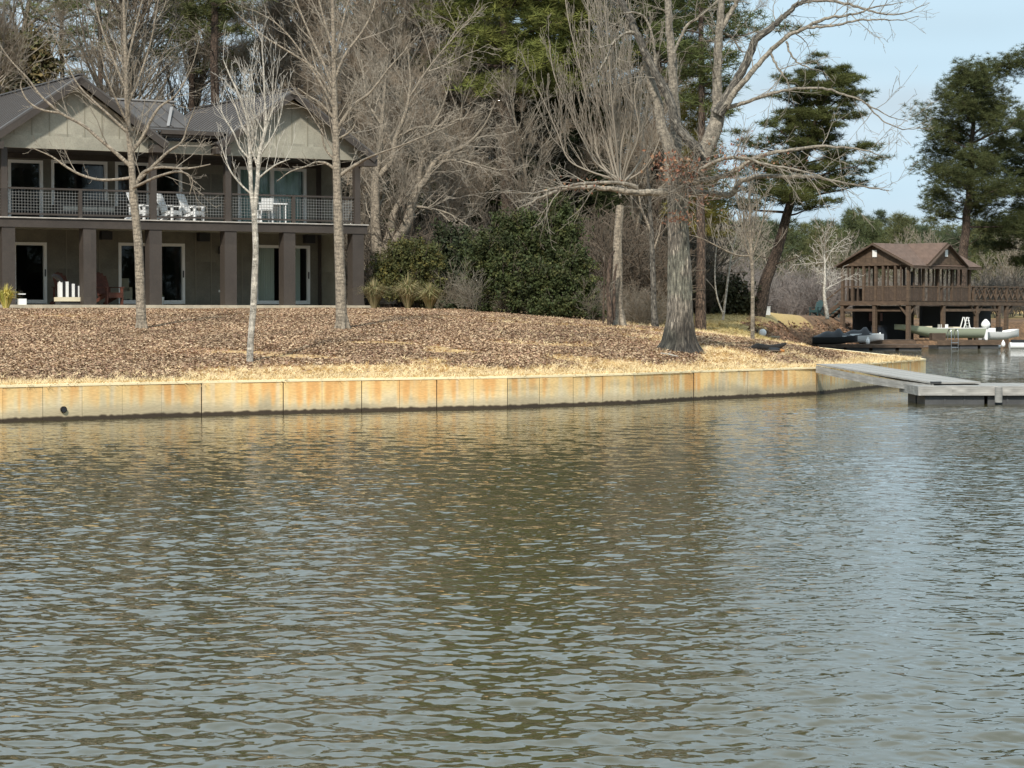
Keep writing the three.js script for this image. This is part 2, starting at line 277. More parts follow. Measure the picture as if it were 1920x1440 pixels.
/* fallen leaves and dry grass that nobody could count */
{
  const r = rng(5), leaf = new MB();
  const a = V3(0, 0, -0.5), c = V3(0, 0, 0.5), l = V3(-0.33, 0.16, 0), q = V3(0.33, 0.2, 0.05);
  leaf.tri(a, l, c); leaf.tri(a, c, q);
  const g = leaf.geo(), list = [];
  const tones = [[0.36, 0.25, 0.15], [0.29, 0.195, 0.115], [0.22, 0.14, 0.082], [0.44, 0.33, 0.21], [0.15, 0.095, 0.06], [0.29, 0.185, 0.115], [0.24, 0.14, 0.092]];
  while (list.length < 330000) {
    const z = -43 - 47 * Math.pow(r(), 1.25), hw = -z * 0.235 + 2, x = (r() * 2 - 1) * hw; if (x > 12.1) continue;
    const s = shoreZ(x) - z; if (s < 0.25) continue;
    const c = leafCover(x, z); if (r() > 0.05 + 0.95 * c * c) continue;
    const [hu, hn] = [(x - HX) * HC - (z - HZ) * HS, (x - HX) * HS + (z - HZ) * HC]; if (hu > -12 && hu < 13.6 && hn < 0.7 && hn > -14) continue;
    const t = tones[Math.floor(Math.pow(r(), 1.15) * tones.length)], k = (1.02 + 0.36 * r()) * (0.68 + 0.64 * fbm(x * 0.7 + 3, z * 0.45, 67, 3)), sc = 0.045 + 0.055 * r();
    list.push([Mx(V3(x, G(x, z) + 0.012 + 0.03 * r(), z), [(r() - 0.5) * 1.0, r() * 6.3, (r() - 0.5) * 1.0], sc), L(t[0] * k, t[1] * k, t[2] * k)]);
  }
  for (let k = 0; k < 22000; k++) { const z = -100 - 48 * r(), x = 11 + 13 * r(); if (shoreZ(x) < z + 0.1) continue; const y = G(x, z); if (y < 0.05 || y > 1.3 + 0.4 * noise(x, z, 3)) continue; const c = 0.5 + 0.8 * r(); list.push([Mx(V3(x, y + 0.03, z), [(r() - 0.5) * 2, r() * 6.3, (r() - 0.5) * 2], 0.12 + 0.14 * r()), L(0.24 * c, 0.145 * c, 0.09 * c)]); }
  tag(swarm('fallen_leaves', g, M.litter, list), 'brown fallen leaves spread over the lawn slope', 'leaves');
  const bl = new MB(); for (let k = 0; k < 7; k++) { const an = r() * 6.3, d = V3(Math.cos(an), 0, Math.sin(an)), o = V3((r() - 0.5) * 0.1, 0, (r() - 0.5) * 0.1), w = V3(-d.z, 0, d.x).multiplyScalar(0.006), h = 0.02 + 0.035 * r(); bl.tri(o.clone().sub(w), o.clone().add(w), o.clone().addScaledVector(d, 0.06 + 0.08 * r()).setY(h)); }
  const gl = [], gg = bl.geo();
  while (gl.length < 32000) {
    const wallSide = r() < 0.62; let x, z;
    if (wallSide) { x = -13 + 25 * r(); z = shoreZ(x) - 0.1 - 6 * r() * r(); } else { z = -58 - 60 * r(); x = (r() * 0.14 - 0.01) * -z; }
    if (x > 12.15 || shoreZ(x) - z < 0.1) continue;
    const c = leafCover(x, z); if (r() < c * 0.9) continue;
    const lawn = step(2.5, 6, x) * step(-72, -82, z), k = 0.8 + 0.4 * r();
    gl.push([Mx(V3(x, G(x, z), z), [(r() - 0.5) * 1.2, r() * 6.3, (r() - 0.5) * 1.2], 0.7 + 0.9 * r()), L(lerp(0.66, 0.36, lawn) * k, lerp(0.505, 0.28, lawn) * k, lerp(0.28, 0.11, lawn) * k)]);
  }
  tag(swarm('dry_grass', gg, M.litter, gl), 'straw coloured dormant grass along the wall and far lawn', 'grass');
}

/* ---------- water ---------- */
const bumpT = (() => {    // fine ripples, periodic over 12 metres
  const S = 2048, P = 12, r = rng(77), w = [];
  for (let k = 0; k < 46; k++) { const lam = 0.055 * Math.pow(5, r()), a = (r() - 0.5) * 2.2 + 0.12, kx = Math.round(Math.sin(a) * P / lam), ky = Math.round(Math.cos(a) * P / lam); w.push([kx, ky, r() * 6.283, lam * (0.6 + 0.8 * r())]); }
  const h = new Float32Array(S * S), sx = w.map(([kx, , p]) => Float32Array.from({ length: S }, (_, i) => 2 * Math.PI * kx * i / S + p)), sy = w.map(([, ky]) => Float32Array.from({ length: S }, (_, i) => 2 * Math.PI * ky * i / S));
  const sinT = Float32Array.from({ length: 4096 }, (_, i) => Math.sin(i / 4096 * 2 * Math.PI)), K = 4096 / (2 * Math.PI);
  let mx = 0;
  for (let j = 0; j < S; j++) for (let k = 0; k < w.length; k++) { const A = w[k][3], X = sx[k], y = sy[k][j]; for (let i = 0, o = j * S; i < S; i++, o++) h[o] += A * sinT[((X[i] + y) * K) & 4095]; }
  for (const v of h) mx = Math.max(mx, Math.abs(v));
  const d = new Uint8Array(S * S * 4); for (let o = 0; o < S * S; o++) { const v = Math.round((0.5 + 0.5 * h[o] / mx) * 255); d[o * 4] = d[o * 4 + 1] = d[o * 4 + 2] = v; d[o * 4 + 3] = 255; }
  const t = new THREE.DataTexture(d, S, S); t.wrapS = t.wrapT = THREE.RepeatWrapping; t.magFilter = THREE.LinearFilter; t.needsUpdate = true; return t;
})();
M.water = new THREE.MeshPhysicalMaterial({ color: L(0.066, 0.058, 0.026), roughness: 0.03, ior: 1.58, bumpMap: bumpT, bumpScale: 0.0105 });
M.waterFar = M.water.clone(); M.waterFar.bumpScale = 0.026;
const waves = (() => { const r = rng(1234), w = [];
  for (let k = 0; k < 112; k++) { const lam = k < 100 ? 0.065 * Math.pow(4.6, Math.pow(r(), 0.9)) : 0.34 * Math.pow(3.2, r()), a = 0.22 + (r() + r() + r() - 1.5) * 1.25, q = 2 * Math.PI / lam; w.push([Math.sin(a) * q, Math.cos(a) * q, r() * 6.283, lam * (0.0017 + 0.0021 * r()) * (lam > 0.6 ? 0.7 : 1), lam]); }
  return w; })();
function waveH(x, z, cell) { const gust = 0.3 + 1.4 * fbm(x * 0.34 + 3, z * 0.17, 111, 4); let h = 0; for (const [a, b, p, A, lam] of waves) { const k = clamp((lam / cell - 2.2) / 2, 0, 1); if (k > 0) { const s = Math.sin(a * x + b * z + p); h += k * A * (s + 0.25 * Math.cos(2 * (a * x + b * z + p))); } } return h * gust; }
{
  const b = new MB(), C = 330, rows = []; for (let d = 5; d < 110; d *= 1 + 0.0028) rows.push(d);
  rows.forEach(d => { for (let k = 0; k <= C; k++) { const x = (k / C - 0.5) * 2 * (d * 0.35 + 2.5), z = -d, cell = Math.max(d * 0.0028, (d * 0.7 + 5) / C); b.vert(x, waveH(x, z, cell), z, 0, 1, 0, x / 12, z / 12); } });
  for (let r = 0; r < rows.length - 1; r++) for (let k = 0; k < C; k++) { const a = r * (C + 1) + k; b.i.push(a, a + 1, a + C + 1, a + 1, a + C + 2, a + C + 1); }
  const g = b.geo(); g.computeVertexNormals(); const cut = rows.findIndex(d => d > 72) * C * 6; g.addGroup(0, cut, 0); g.addGroup(cut, b.i.length - cut, 1); struct(put('lake_water', g, [M.water, M.waterFar])).userData.label = 'rippled olive lake water in front of the sea wall';
  const o = new MB(), Q = (x0, z0, x1, z1) => o.quad(V3(x0, -0.06, z0), V3(x1, -0.06, z0), V3(x1, -0.06, z1), V3(x0, -0.06, z1), [[x0 / 12, z0 / 12], [x1 / 12, z0 / 12], [x1 / 12, z1 / 12], [x0 / 12, z1 / 12]]);
  Q(-500, 500, 500, -420); struct(o.build('open_water', M.waterFar)).userData.label = 'open lake water beyond the cove';
}

/* ---------- the sea wall, panel by panel ---------- */
{
  const W = 2048, H = 128, len = 66;
  const wallT = tex(W, H, (i, j) => {     // u along the wall, v up: 0 at -0.25 m, 1 at 0.75 m
    const x = i / W * len, y = -0.25 + j / H, f = noise(i / 1.5, j / 1.5, 121), big = fbm(x * 0.5, y * 1.5, 122, 3);
    const s1 = noise(x * 5.5, y * 0.5, 123), s2 = noise(x * 14, y * 0.8, 124), s3 = noise(x * 1.1, 0.4, 125);
    const top = step(0.05, 0.55, y + (s2 - 0.5) * 0.35 + (s3 - 0.5) * 0.3), st = step(0.36, 0.72, s1 * 0.65 + s2 * 0.35 + (s3 - 0.5) * 0.25);
    let c = [0.84, 0.77, 0.62]; const low = step(0.30, 0.10, y + (big - 0.5) * 0.16 + (s2 - 0.5) * 0.05);
    c = c.map((v, n) => lerp(v, [0.92, 0.765, 0.51][n], top * 0.88));
    c = c.map((v, n) => lerp(v, [0.84, 0.61, 0.36][n], st * top * 0.75));
    const pale = step(0.66, 0.82, noise(x * 9, y * 0.6, 127)) * 0.55; c = c.map((v, n) => lerp(v, [0.86, 0.80, 0.68][n], pale));
    c = c.map((v, n) => lerp(v, [0.71, 0.645, 0.52][n], low * 0.85));
    c = c.map((v, n) => lerp(v, [0.50, 0.46, 0.38][n], 0.4 * step(0.55, 0.75, noise(x * 0.9 + 4, y * 4, 128)) * (1 - top)));
    const wet = step(0.09, 0.045, y + 0.03 * (s2 - 0.5)); c = c.map((v, n) => lerp(v, [0.24, 0.195, 0.145][n], wet));
    return c.map(v => v * (0.94 + 0.12 * f) * (0.94 + 0.12 * big));
  });
  M.wall = mat(L(1, 1, 1), 0.9, { map: wallT, bumpMap: grimeT, bumpScale: 0.006 });
  const run = SHORE.slice(2, 12), cum = [0]; for (let k = 1; k < run.length; k++) cum.push(cum[k - 1] + Math.hypot(run[k][0] - run[k - 1][0], run[k][1] - run[k - 1][1]));
  const P = s => { let k = 0; while (k < run.length - 2 && s > cum[k + 1]) k++; const t = (s - cum[k]) / (cum[k + 1] - cum[k]); return [lerp(run[k][0], run[k + 1][0], t), lerp(run[k][1], run[k + 1][1], t)]; };
  const sOf = px => { let best = 0, e = 1e9; for (let s = 0; s < cum[8]; s += 0.02) { const [x, z] = P(s), q = Math.abs(960 - FPX * x / z - px); if (q < e) { e = q; best = s; } } return best; };
  const wall = thing('sea_wall', 'long stained concrete sea wall between the lake and the leafy lawn', 'sea wall');
  const cuts = [0]; let s = 1.2; const first = sOf(4); for (let q = first; q > 1; q -= 1.5) cuts.push(q); cuts.sort((a, b) => a - b);
  for (const px of [80, 153, 228, 303, 377, 453, 530, 604, 678, 749, 819, 887, 952, 1012, 1075, 1131, 1187, 1245, 1301, 1350, 1402, 1450, 1490, 1531, 1563, 1592, 1622, 1650, 1680, 1708]) cuts.push(sOf(px));
  cuts.push(cum[8]); for (let q = cum[8] + 2.4; q < cum[9]; q += 2.4) cuts.push(q); cuts.push(cum[9]);
  const r = rng(9);
  for (let k = 0; k < cuts.length - 1; k++) {
    const wide = [377, 530, 678, 819, 952, 1301, 1075].map(sOf), gapA = wide.some(q => Math.abs(q - cuts[k]) < 0.05) ? 0.009 : 0.0025, gapB = wide.some(q => Math.abs(q - cuts[k + 1]) < 0.05) ? 0.009 : 0.0025;
    const a = P(cuts[k] + gapA), b = P(cuts[k + 1] - gapB), l = Math.hypot(b[0] - a[0], b[1] - a[1]); if (l < 0.1) continue;
    const dx = (b[0] - a[0]) / l, dz = (b[1] - a[1]) / l, nx = -dz, nz = dx, o = 0.0 + (r() - 0.5) * 0.012;     // n points to the water
    const f = (p, y, q) => V3(p[0] + nx * q, y, p[1] + nz * q), m = new MB(), u0 = cuts[k] / len, u1 = cuts[k + 1] / len, vv = y => y + 0.25;
    const y0 = -0.25, y1 = 0.652;
    m.quad(f(a, y0, o), f(b, y0, o), f(b, y1, o), f(a, y1, o), [[u0, 0], [u1, 0], [u1, vv(y1)], [u0, vv(y1)]]);
    m.quad(f(b, y0, o), f(b, y0, -0.14), f(b, y1, -0.14), f(b, y1, o), [[u1, 0], [u1, 0], [u1, 0.3], [u1, 0.3]]);
    m.quad(f(a, y0, -0.14), f(a, y0, o), f(a, y1, o), f(a, y1, -0.14), [[u0, 0], [u0, 0], [u0, 0.3], [u0, 0.3]]);
    m.quad(f(a, y1, o), f(b, y1, o), f(b, y1, -0.14), f(a, y1, -0.14), [[u0, 0.9], [u1, 0.9], [u1, 0.9], [u0, 0.9]]);
    m.build('panel', M.wall, wall);
  }
  const back = new MB(), cap = new MB();
  for (let k = 0; k < run.length - 1; k++) {
    const a = run[k], b = run[k + 1], l = Math.hypot(b[0] - a[0], b[1] - a[1]), nx = -(b[1] - a[1]) / l, nz = (b[0] - a[0]) / l, f = (p, y, q) => V3(p[0] + nx * q, y, p[1] + nz * q);
    back.quad(f(a, -0.6, -0.05), f(b, -0.6, -0.05), f(b, 0.645, -0.05), f(a, 0.645, -0.05));
    const e = k === run.length - 2 ? 0 : 0.02;
    const A = f(a, 0, 0), B = f(b, 0, 0), y0 = 0.646, y1 = 0.692;
    cap.quad(f(a, y0, 0.012), f(b, y0, 0.012), f(b, y1, 0.010), f(a, y1, 0.010)); cap.quad(f(a, y1, 0.010), f(b, y1, 0.010), f(b, y1 + 0.006, -0.24), f(a, y1 + 0.006, -0.24)); cap.quad(f(b, y0, -0.24), f(a, y0, -0.24), f(a, y1 + 0.006, -0.24), f(b, y1 + 0.006, -0.24));
    cap.quad(f(a, y0, -0.24), f(b, y0, -0.24), f(b, y0, 0.012), f(a, y0, 0.012));
  }
  back.build('backing', M.dark, wall);
  cap.build('cap', mat(L(0.88, 0.72, 0.44), 0.9), wall);
  const pp = P(sOf(117)), m = new MB(), n0 = V3(0.6, 0, 0.8);
  const c0 = V3(pp[0], 0.205, pp[1]);
  const ring = []; m.tube([c0.clone().addScaledVector(n0, -0.2), c0.clone().addScaledVector(n0, 0.045)], [0.062, 0.062], 18, false); m.tube([c0.clone().addScaledVector(n0, 0.045), c0.clone().addScaledVector(n0, -0.1)], [0.05, 0.05], 18, true);
  tag(m.build('drain_pipe', M.black), 'black drain pipe sticking out of the sea wall', 'pipe');
}
/* ---------- gangway and floating dock ---------- */
{
  const g = thing('gangway', 'weathered grey wooden gangway sloping from the sea wall to the floating dock', 'gangway');
  const a = V3(8.18, 0.755, -57.05), b = V3(10.05, 0.455, -51.45), d = V3().subVectors(b, a), l = d.length(); d.normalize();
  const side = V3(-d.z, 0, d.x).normalize(), up = V3().crossVectors(side, d).normalize(); if (up.y < 0) up.negate();
  const n = 38, w = 0.62;
  for (let k = 0; k < n; k++) { const q = l / n, c = a.clone().addScaledVector(d, (k + 0.5) * q); const m = new MB(); m.bar(c.clone().addScaledVector(side, -w).addScaledVector(up, hash2(k, 1, 3) * 0.004), c.clone().addScaledVector(side, w).addScaledVector(up, hash2(k, 2, 3) * 0.004), q - 0.012, 0.035, up); m.build('plank', k % 3 ? M.greyWood : M.greyWoodB, g); }
  for (const s of [-1, 1]) { const o = side.clone().multiplyScalar(s * (w - 0.02)).addScaledVector(up, -0.115), m = new MB(); const pts = []; for (let k = 0; k <= 8; k++) pts.push(a.clone().addScaledVector(d, l * k / 8).add(o).addScaledVector(up, -0.05 * Math.sin(k / 8 * Math.PI))); for (let k = 0; k < 8; k++) m.bar(pts[k], pts[k + 1], 0.05, 0.17, up); m.build('stringer', M.greyWood, g); }
  const h = new MB(); h.box(-0.12, 0, -0.05, 0.12, 0.04, 0.05, new THREE.Matrix4().setPosition(9.55, 0.455, -51.3)); h.build('hinge_plate', M.black, g);
  const t = thing('floating_dock', 'grey wooden floating dock on black floats at the right edge', 'dock');
  const X0 = 9.1, Z0 = -50.75, X1 = 16.2, Z1 = -53.15, top = 0.405;
  for (let k = 0; k < 49; k++) { const q = (X1 - X0) / 49, x = X0 + k * q, m = new MB(); m.box(x + 0.004, top - 0.035, Z1, x + q - 0.004, top + hash2(k, 5, 1) * 0.004, Z0, null); m.build('plank', k % 3 ? M.greyWood : M.greyWoodB, t); }
  new MB().box(X0, 0.2, Z0, X1, top - 0.002, Z0 + 0.05).build('fascia_board', M.greyWood, t); new MB().box(X0, 0.2, Z1 - 0.05, X1, top - 0.002, Z1).build('fascia_board', M.greyWood, t); new MB().box(X0 - 0.05, 0.2, Z1 - 0.05, X0, top - 0.002, Z0 + 0.05).build('end_board', M.greyWood, t);
  for (let k = 0; k < 5; k++) for (let q = 0; q < 2; q++) { const m = new MB(), x = X0 + 0.12 + k * 1.4; m.box(x, -0.12, Z0 - 0.06 - q * 1.2 - 1.0, x + 1.32, 0.195, Z0 - 0.06 - q * 1.2); for (let j = 1; j < 3; j++) m.box(x + j * 0.44 - 0.02, -0.12, Z0 - 0.058 - q * 1.2, x + j * 0.44 + 0.02, 0.19, Z0 - 0.045 - q * 1.2); m.build('float', M.float, t); }
  const po = new MB(); po.tube([V3(10.82, 0.05, Z0 + 0.13), V3(10.82, 0.39, Z0 + 0.13)], [0.085, 0.085], 14, true); po.build('mooring_post', M.greyWoodB, t);
}
/* ---------- the house: u runs along the front, y up from the porch floor, n out towards the lake ---------- */
const TURN = 30.5 * Math.PI / 180;
const LEN = 13.55, DEEP = 3.75;
const atHouse = (u, y, n) => { const [x, z] = houseP(u, n); return [x, HY + y, z]; };
const house = thing('lake_house', 'two storey olive house with dark metal gable roof and porches facing the lake', 'house', [HX, HY, HZ], TURN);
function group(name, parent) { const g = new THREE.Group(); g.name = name; parent.add(g); return g; }
const bx = (name, m, parent, x0, y0, z0, x1, y1, z1) => new MB().box(x0, y0, z0, x1, y1, z1).build(name, m, parent);
{
  /* floors and beams */
  bx('patio_slab', M.slab, house, -9, -0.35, -DEEP, LEN + 0.1, 0, 0.35);
  { const m = new MB(); for (let u = -9; u < LEN; u += 1.3) m.box(u, 2.69, -DEEP + 0.02, u + 0.05, 2.86, -0.14); m.build('joist', M.trim, house); }
  bx('soffit', M.trim, house, -9, 2.655, -DEEP + 0.02, LEN - 0.05, 2.686, -0.145);
  bx('floor_beam', M.brown, house, -9, 2.575, -0.14, LEN, 2.872, 0.03);
  { let k = 0; for (let n = -DEEP + 0.01; n < 0.06; n += 0.142) bx('deck_board', M.deckEdge, house, -9, 2.876 + (k++ % 2) * 0.002, n, LEN + 0.04, 2.912, n + 0.135); }
  /* columns */
  for (const u of [-4.9, -2.3, 0.29, 3.1, 5.46, 8.24, 10.49, 13.2]) { bx('column', M.brown, house, u - 0.225, 0, -0.42, u + 0.225, 2.573, 0.0); }
  for (const u of [-4.9, -2.3, 0.16, 5.4, 8.16, 13.18]) bx('upper_post', M.brown, house, u - 0.11, 2.914, -0.2, u + 0.11, 5.2, 0.0);
  /* railing */
  const rail = group('railing', house);
  const bays = [[-2.19, 0.05], [0.27, 2.74], [2.86, 5.29], [5.51, 8.05], [8.27, 10.62], [10.74, 13.07]];
  for (const [a, b] of bays) {
    bx('top_rail', M.brown, rail, a, 3.84, -0.15, b, 3.90, -0.04); bx('bottom_rail', M.brown, rail, a, 2.99, -0.13, b, 3.05, -0.06);
    const m = new MB(); const nx = Math.round((b - a) / 0.105), q = (b - a) / nx;
    for (let k = 1; k < nx; k++) m.tube([V3(a + k * q, 3.05, -0.095), V3(a + k * q, 3.84, -0.095)], [0.0068, 0.0068], 4);
    for (let k = 1; k < 8; k++) m.tube([V3(a, 3.05 + k * 0.0987, -0.095), V3(b, 3.05 + k * 0.0987, -0.095)], [0.0068, 0.0068], 4);
    m.build('wire_grid', M.wire, rail);
  }
  for (const u of [2.8, 10.68]) bx('rail_post', M.brown, rail, u - 0.06, 2.914, -0.155, u + 0.06, 3.9, -0.035);
  /* side rail at the right end */
  { bx('top_rail', M.brown, rail, LEN - 0.4, 3.84, -2.3, LEN - 0.32, 3.9, -0.2); const m = new MB(); for (let k = 1; k < 20; k++) m.tube([V3(LEN - 0.36, 2.95, -0.2 - k * 0.105), V3(LEN - 0.36, 3.84, -0.2 - k * 0.105)], [0.0068, 0.0068], 4); for (let k = 1; k < 8; k++) m.tube([V3(LEN - 0.36, 3.0 + k * 0.1, -0.2), V3(LEN - 0.36, 3.0 + k * 0.1, -2.3)], [0.0068, 0.0068], 4); m.build('wire_grid', M.wire, rail); }

  /* the wall behind the porches with its doors and windows */
  const holes = [];   // u0, u1, y0, y1
  const doors = [[1.66, 2.88, 0.06, 2.2, 1, 'lower'], [5.53, 8.06, 0.06, 2.24, 2, 'lower'], [10.84, 13.06, 0.06, 2.24, 2, 'curtain'], [-2.2, 0.1, 0.06, 2.2, 2, 'lower'],
    [1.5, 2.76, 2.96, 5.06, 1, 'up'], [3.06, 5.13, 2.99, 5.1, 1, 'up'], [5.42, 7.97, 2.96, 5.11, 2, 'up'], [10.15, 12.92, 2.96, 5.1, 2, 'teal'], [-1.8, 1.1, 2.96, 5.05, 2, 'up']];
  const wallPieces = (y0, y1, ds) => {
    const m = new MB(); let u = -9; const s = [...ds].sort((a, b) => a[0] - b[0]);
    for (const d of s) { m.box(u, y0, -DEEP - 0.15, d[0], y1, -DEEP); m.box(d[0], d[3], -DEEP - 0.15, d[1], y1, -DEEP); if (d[2] > y0 + 0.01) m.box(d[0], y0, -DEEP - 0.15, d[1], d[2], -DEEP); u = d[1]; }
    m.box(u, y0, -DEEP - 0.15, LEN, y1, -DEEP); return m;
  };
  wallPieces(0, 2.655, doors.filter(d => d[2] < 1)).build('wall', M.siding, house);
  wallPieces(2.914, 5.55, doors.filter(d => d[2] > 1)).build('wall', M.siding, house);
  const inDoor = (u, up) => doors.some(d => (d[2] > 1) === up && u > d[0] - 0.12 && u < d[1] + 0.12);
  for (const up of [false, true]) for (let u = -8.6; u < LEN - 0.3; u += 0.61) if (!inDoor(u, up)) bx('batten', M.batten, house, u - 0.022, up ? 2.92 : 0.01, -DEEP + 0.001, u + 0.022, up ? 5.2 : 2.65, -DEEP + 0.02);
  for (const u of [-9, LEN - 0.16]) bx('corner_board', M.brown, house, u, 0, -DEEP + 0.001, u + 0.15, 2.65, -DEEP + 0.045);
  bx('corner_board', M.brown, house, LEN - 0.22, 2.916, -DEEP + 0.001, LEN, 5.4, -DEEP + 0.045);
  bx('header_trim', M.brown, house, -9, 5.12, -DEEP + 0.03, LEN - 0.23, 5.5, -DEEP + 0.06);
  for (const [u0, u1, y0, y1, n, kind] of doors) {
    const g = group(y0 < 2.97 && y0 > 2.95 || y0 < 1 ? 'glass_door' : 'window', house), f = new MB(), w = 0.105, z0 = -DEEP - 0.1, z1 = -DEEP + 0.03;
    f.box(u0, y0, z0, u0 + w, y1, z1); f.box(u1 - w, y0, z0, u1, y1, z1); f.box(u0 + w, y1 - w, z0, u1 - w, y1, z1 - 0.002); f.box(u0 + w, y0, z0, u1 - w, y0 + (y0 < 1 ? 0.13 : 0.1), z1 - 0.002);
    f.build('frame', M.white, g);
    const q = (u1 - u0) / n;
    for (let k = 1; k < n; k++) bx('meeting_stile', M.white, g, u0 + k * q - 0.07, y0 + 0.1, z0 + 0.01, u0 + k * q + 0.07, y1 - w, z1 - 0.008);
    for (let k = 0; k < n; k++) new MB().quad(V3(u0 + k * q + 0.04, y0 + 0.05, z0 + 0.05), V3(u0 + (k + 1) * q - 0.04, y0 + 0.05, z0 + 0.05), V3(u0 + (k + 1) * q - 0.04, y1 - 0.04, z0 + 0.05), V3(u0 + k * q + 0.04, y1 - 0.04, z0 + 0.05)).build('pane', M.glass, g);
    if (y0 < 1) bx('handle', M.black, g, u1 - w + 0.02, y0 + 0.95, z1, u1 - w + 0.05, y0 + 1.2, z1 + 0.05);
    if (kind === 'curtain' || kind === 'teal') for (const [c0, c1] of kind === 'curtain' ? [[u0 + 0.08, u0 + 0.88], [u0 + q + 0.1, u1 - 0.28]] : [[u0 + 0.08, u1 - 0.08]]) {
      const b = new MB(), N = 60; for (let k = 0; k <= N; k++) for (const y of [y0 + 0.1, y1 - 0.1]) b.vert(lerp(c0, c1, k / N), y, -DEEP - 0.24 + 0.045 * Math.sin(k * 1.15 + 0.6 * Math.sin(k * 0.31)), 0, 0, 1, k / N, y); for (let k = 0; k < N; k++) b.i.push(2 * k, 2 * k + 2, 2 * k + 1, 2 * k + 2, 2 * k + 3, 2 * k + 1);
      const gg = b.geo(); gg.computeVertexNormals(); put('curtain', gg, kind === 'curtain' ? M.curtain : M.teal, g);
    }
  }
  /* rooms behind the glass */
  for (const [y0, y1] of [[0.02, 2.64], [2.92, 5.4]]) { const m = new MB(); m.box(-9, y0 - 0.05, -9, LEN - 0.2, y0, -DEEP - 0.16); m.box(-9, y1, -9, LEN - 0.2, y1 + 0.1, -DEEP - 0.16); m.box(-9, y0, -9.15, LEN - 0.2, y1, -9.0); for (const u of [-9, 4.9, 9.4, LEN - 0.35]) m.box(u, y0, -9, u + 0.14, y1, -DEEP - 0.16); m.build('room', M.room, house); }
  /* end wall at the right, which comes forward a little */
  { const m = new MB(); m.box(LEN - 0.03, 0, -9.4, LEN + 0.12, 2.65, -2.34); m.box(LEN - 0.03, 2.914, -9.4, LEN + 0.12, 5.6, -2.34); m.build('end_wall', M.trim, house); bx('corner_board', M.trim, house, LEN - 0.04, 0.005, -2.34, LEN + 0.13, 2.64, -2.3); }
  /* frieze under the eaves, porch ceiling */
  bx('frieze', M.trim, house, -9, 5.2, -0.16, LEN - 0.03, 5.62, 0.02);
  bx('porch_ceiling', M.brown, house, -9, 5.3, -DEEP, LEN - 0.05, 5.34, -0.165);
  /* gables */
  const gable = (uc, half, apexY, u0, u1, wallTop) => {
    const m = new MB(), pitch = (apexY - 0.12 - 5.62) / half, zz = -0.06;
    const A = V3(u0, 5.6, zz), B = V3(u1, 5.6, zz), top = V3(uc, wallTop, zz), yL = wallTop - (uc - u0) * pitch, yR = wallTop - (u1 - uc) * pitch;
    const s = new THREE.Shape(); s.moveTo(u0, 5.6); s.lineTo(u1, 5.6); s.lineTo(u1, Math.max(yR, 5.6)); s.lineTo(uc, wallTop); s.lineTo(u0, Math.max(yL, 5.6));
    const g = new THREE.ExtrudeGeometry(s, { depth: 0.1, bevelEnabled: false }); g.translate(0, 0, -0.1); put('gable_wall', g, M.trim, house);
    for (let u = u0 + 0.45; u < u1 - 0.2; u += 0.61) { const yt = wallTop - Math.abs(u - uc) * pitch - 0.1; if (yt > 5.75) bx('batten', M.gableBatten ??= mat(L(0.24, 0.22, 0.165), 0.8), house, u - 0.016, 5.63, 0.001, u + 0.016, yt, 0.014); }
  };
  const roofSlope = (name, a, b, c, d, seams, parent, thick = 0.06) => {    // a,b along the eave, c,d along the ridge (b under c)
    const up = V3().subVectors(b, a).cross(V3().subVectors(d, a)).normalize(); if (up.y < 0) up.negate();
    const m = new MB(), t = up.clone().multiplyScalar(-thick), q = [a, b, c, d], lo = q.map(p => p.clone().add(t));
    const f = (...k) => m.quad(...k);
    f(a, b, c, d); f(lo[3], lo[2], lo[1], lo[0]); f(lo[0], lo[1], b, a); f(lo[1], lo[2], c, b); f(lo[2], lo[3], d, c); f(lo[3], lo[0], a, d);
    const g = group(name, parent); m.build('metal_sheet', M.metalRoof, g);
    for (let k = 1; k < seams; k++) { const s = new MB(); s.bar(V3().lerpVectors(a, b, k / seams).addScaledVector(up, 0.016), V3().lerpVectors(d, c, k / seams).addScaledVector(up, 0.016), 0.035, 0.034, up); s.build('seam', M.seam, g); }
    return g;
  };
  const OH = 0.52, BACK = -8.6;
  const roofGable = (uc, half, apexY, eaveL, eaveR) => {
    const pitch = (apexY - 5.82) / half, yL = apexY - (uc - eaveL) * pitch, yR = apexY - (eaveR - uc) * pitch;
    roofSlope('roof', V3(eaveL, yL, BACK), V3(eaveL, yL, OH), V3(uc, apexY, OH), V3(uc, apexY, BACK), 22, house);
    roofSlope('roof', V3(eaveR, yR, OH), V3(eaveR, yR, BACK), V3(uc, apexY, BACK), V3(uc, apexY, OH), 22, house);
    const cap = new MB(); cap.bar(V3(uc, apexY + 0.02, BACK), V3(uc, apexY + 0.02, OH + 0.02), 0.2, 0.05); cap.build('ridge_cap', M.seam, house);
    for (const [e, y] of [[eaveL, yL], [eaveR, yR]]) {
      const d = V3(uc - e, apexY - y, 0).normalize(), nrm = V3(-d.y, d.x, 0); if (nrm.y < 0) nrm.negate();
      const m = new MB(), o = nrm.clone().multiplyScalar(-0.17); m.bar(V3(e, y, OH - 0.03).add(o), V3(uc, apexY, OH - 0.03).add(o), 0.05, 0.21, nrm); m.build('barge_board', M.brown, house);
      const k = new MB(); k.bar(V3(e, y, OH / 2 - 0.02).addScaledVector(nrm, -0.1), V3(uc, apexY, OH / 2 - 0.02).addScaledVector(nrm, -0.1), OH - 0.06, 0.03, nrm); k.build('gable_soffit', M.brown, house);
      const t = Math.sign(e - uc); bx('eave_return', M.brown, house, Math.min(e, e - t * 0.55), y - 0.36, 0.03, Math.max(e, e - t * 0.55), y - 0.1, OH - 0.06);
      bx('eave_fascia', M.brown, house, Math.min(e, e - t * 0.04), y - 0.26, BACK, Math.max(e, e - t * 0.04), y - 0.07, 0.02);
    }
  };
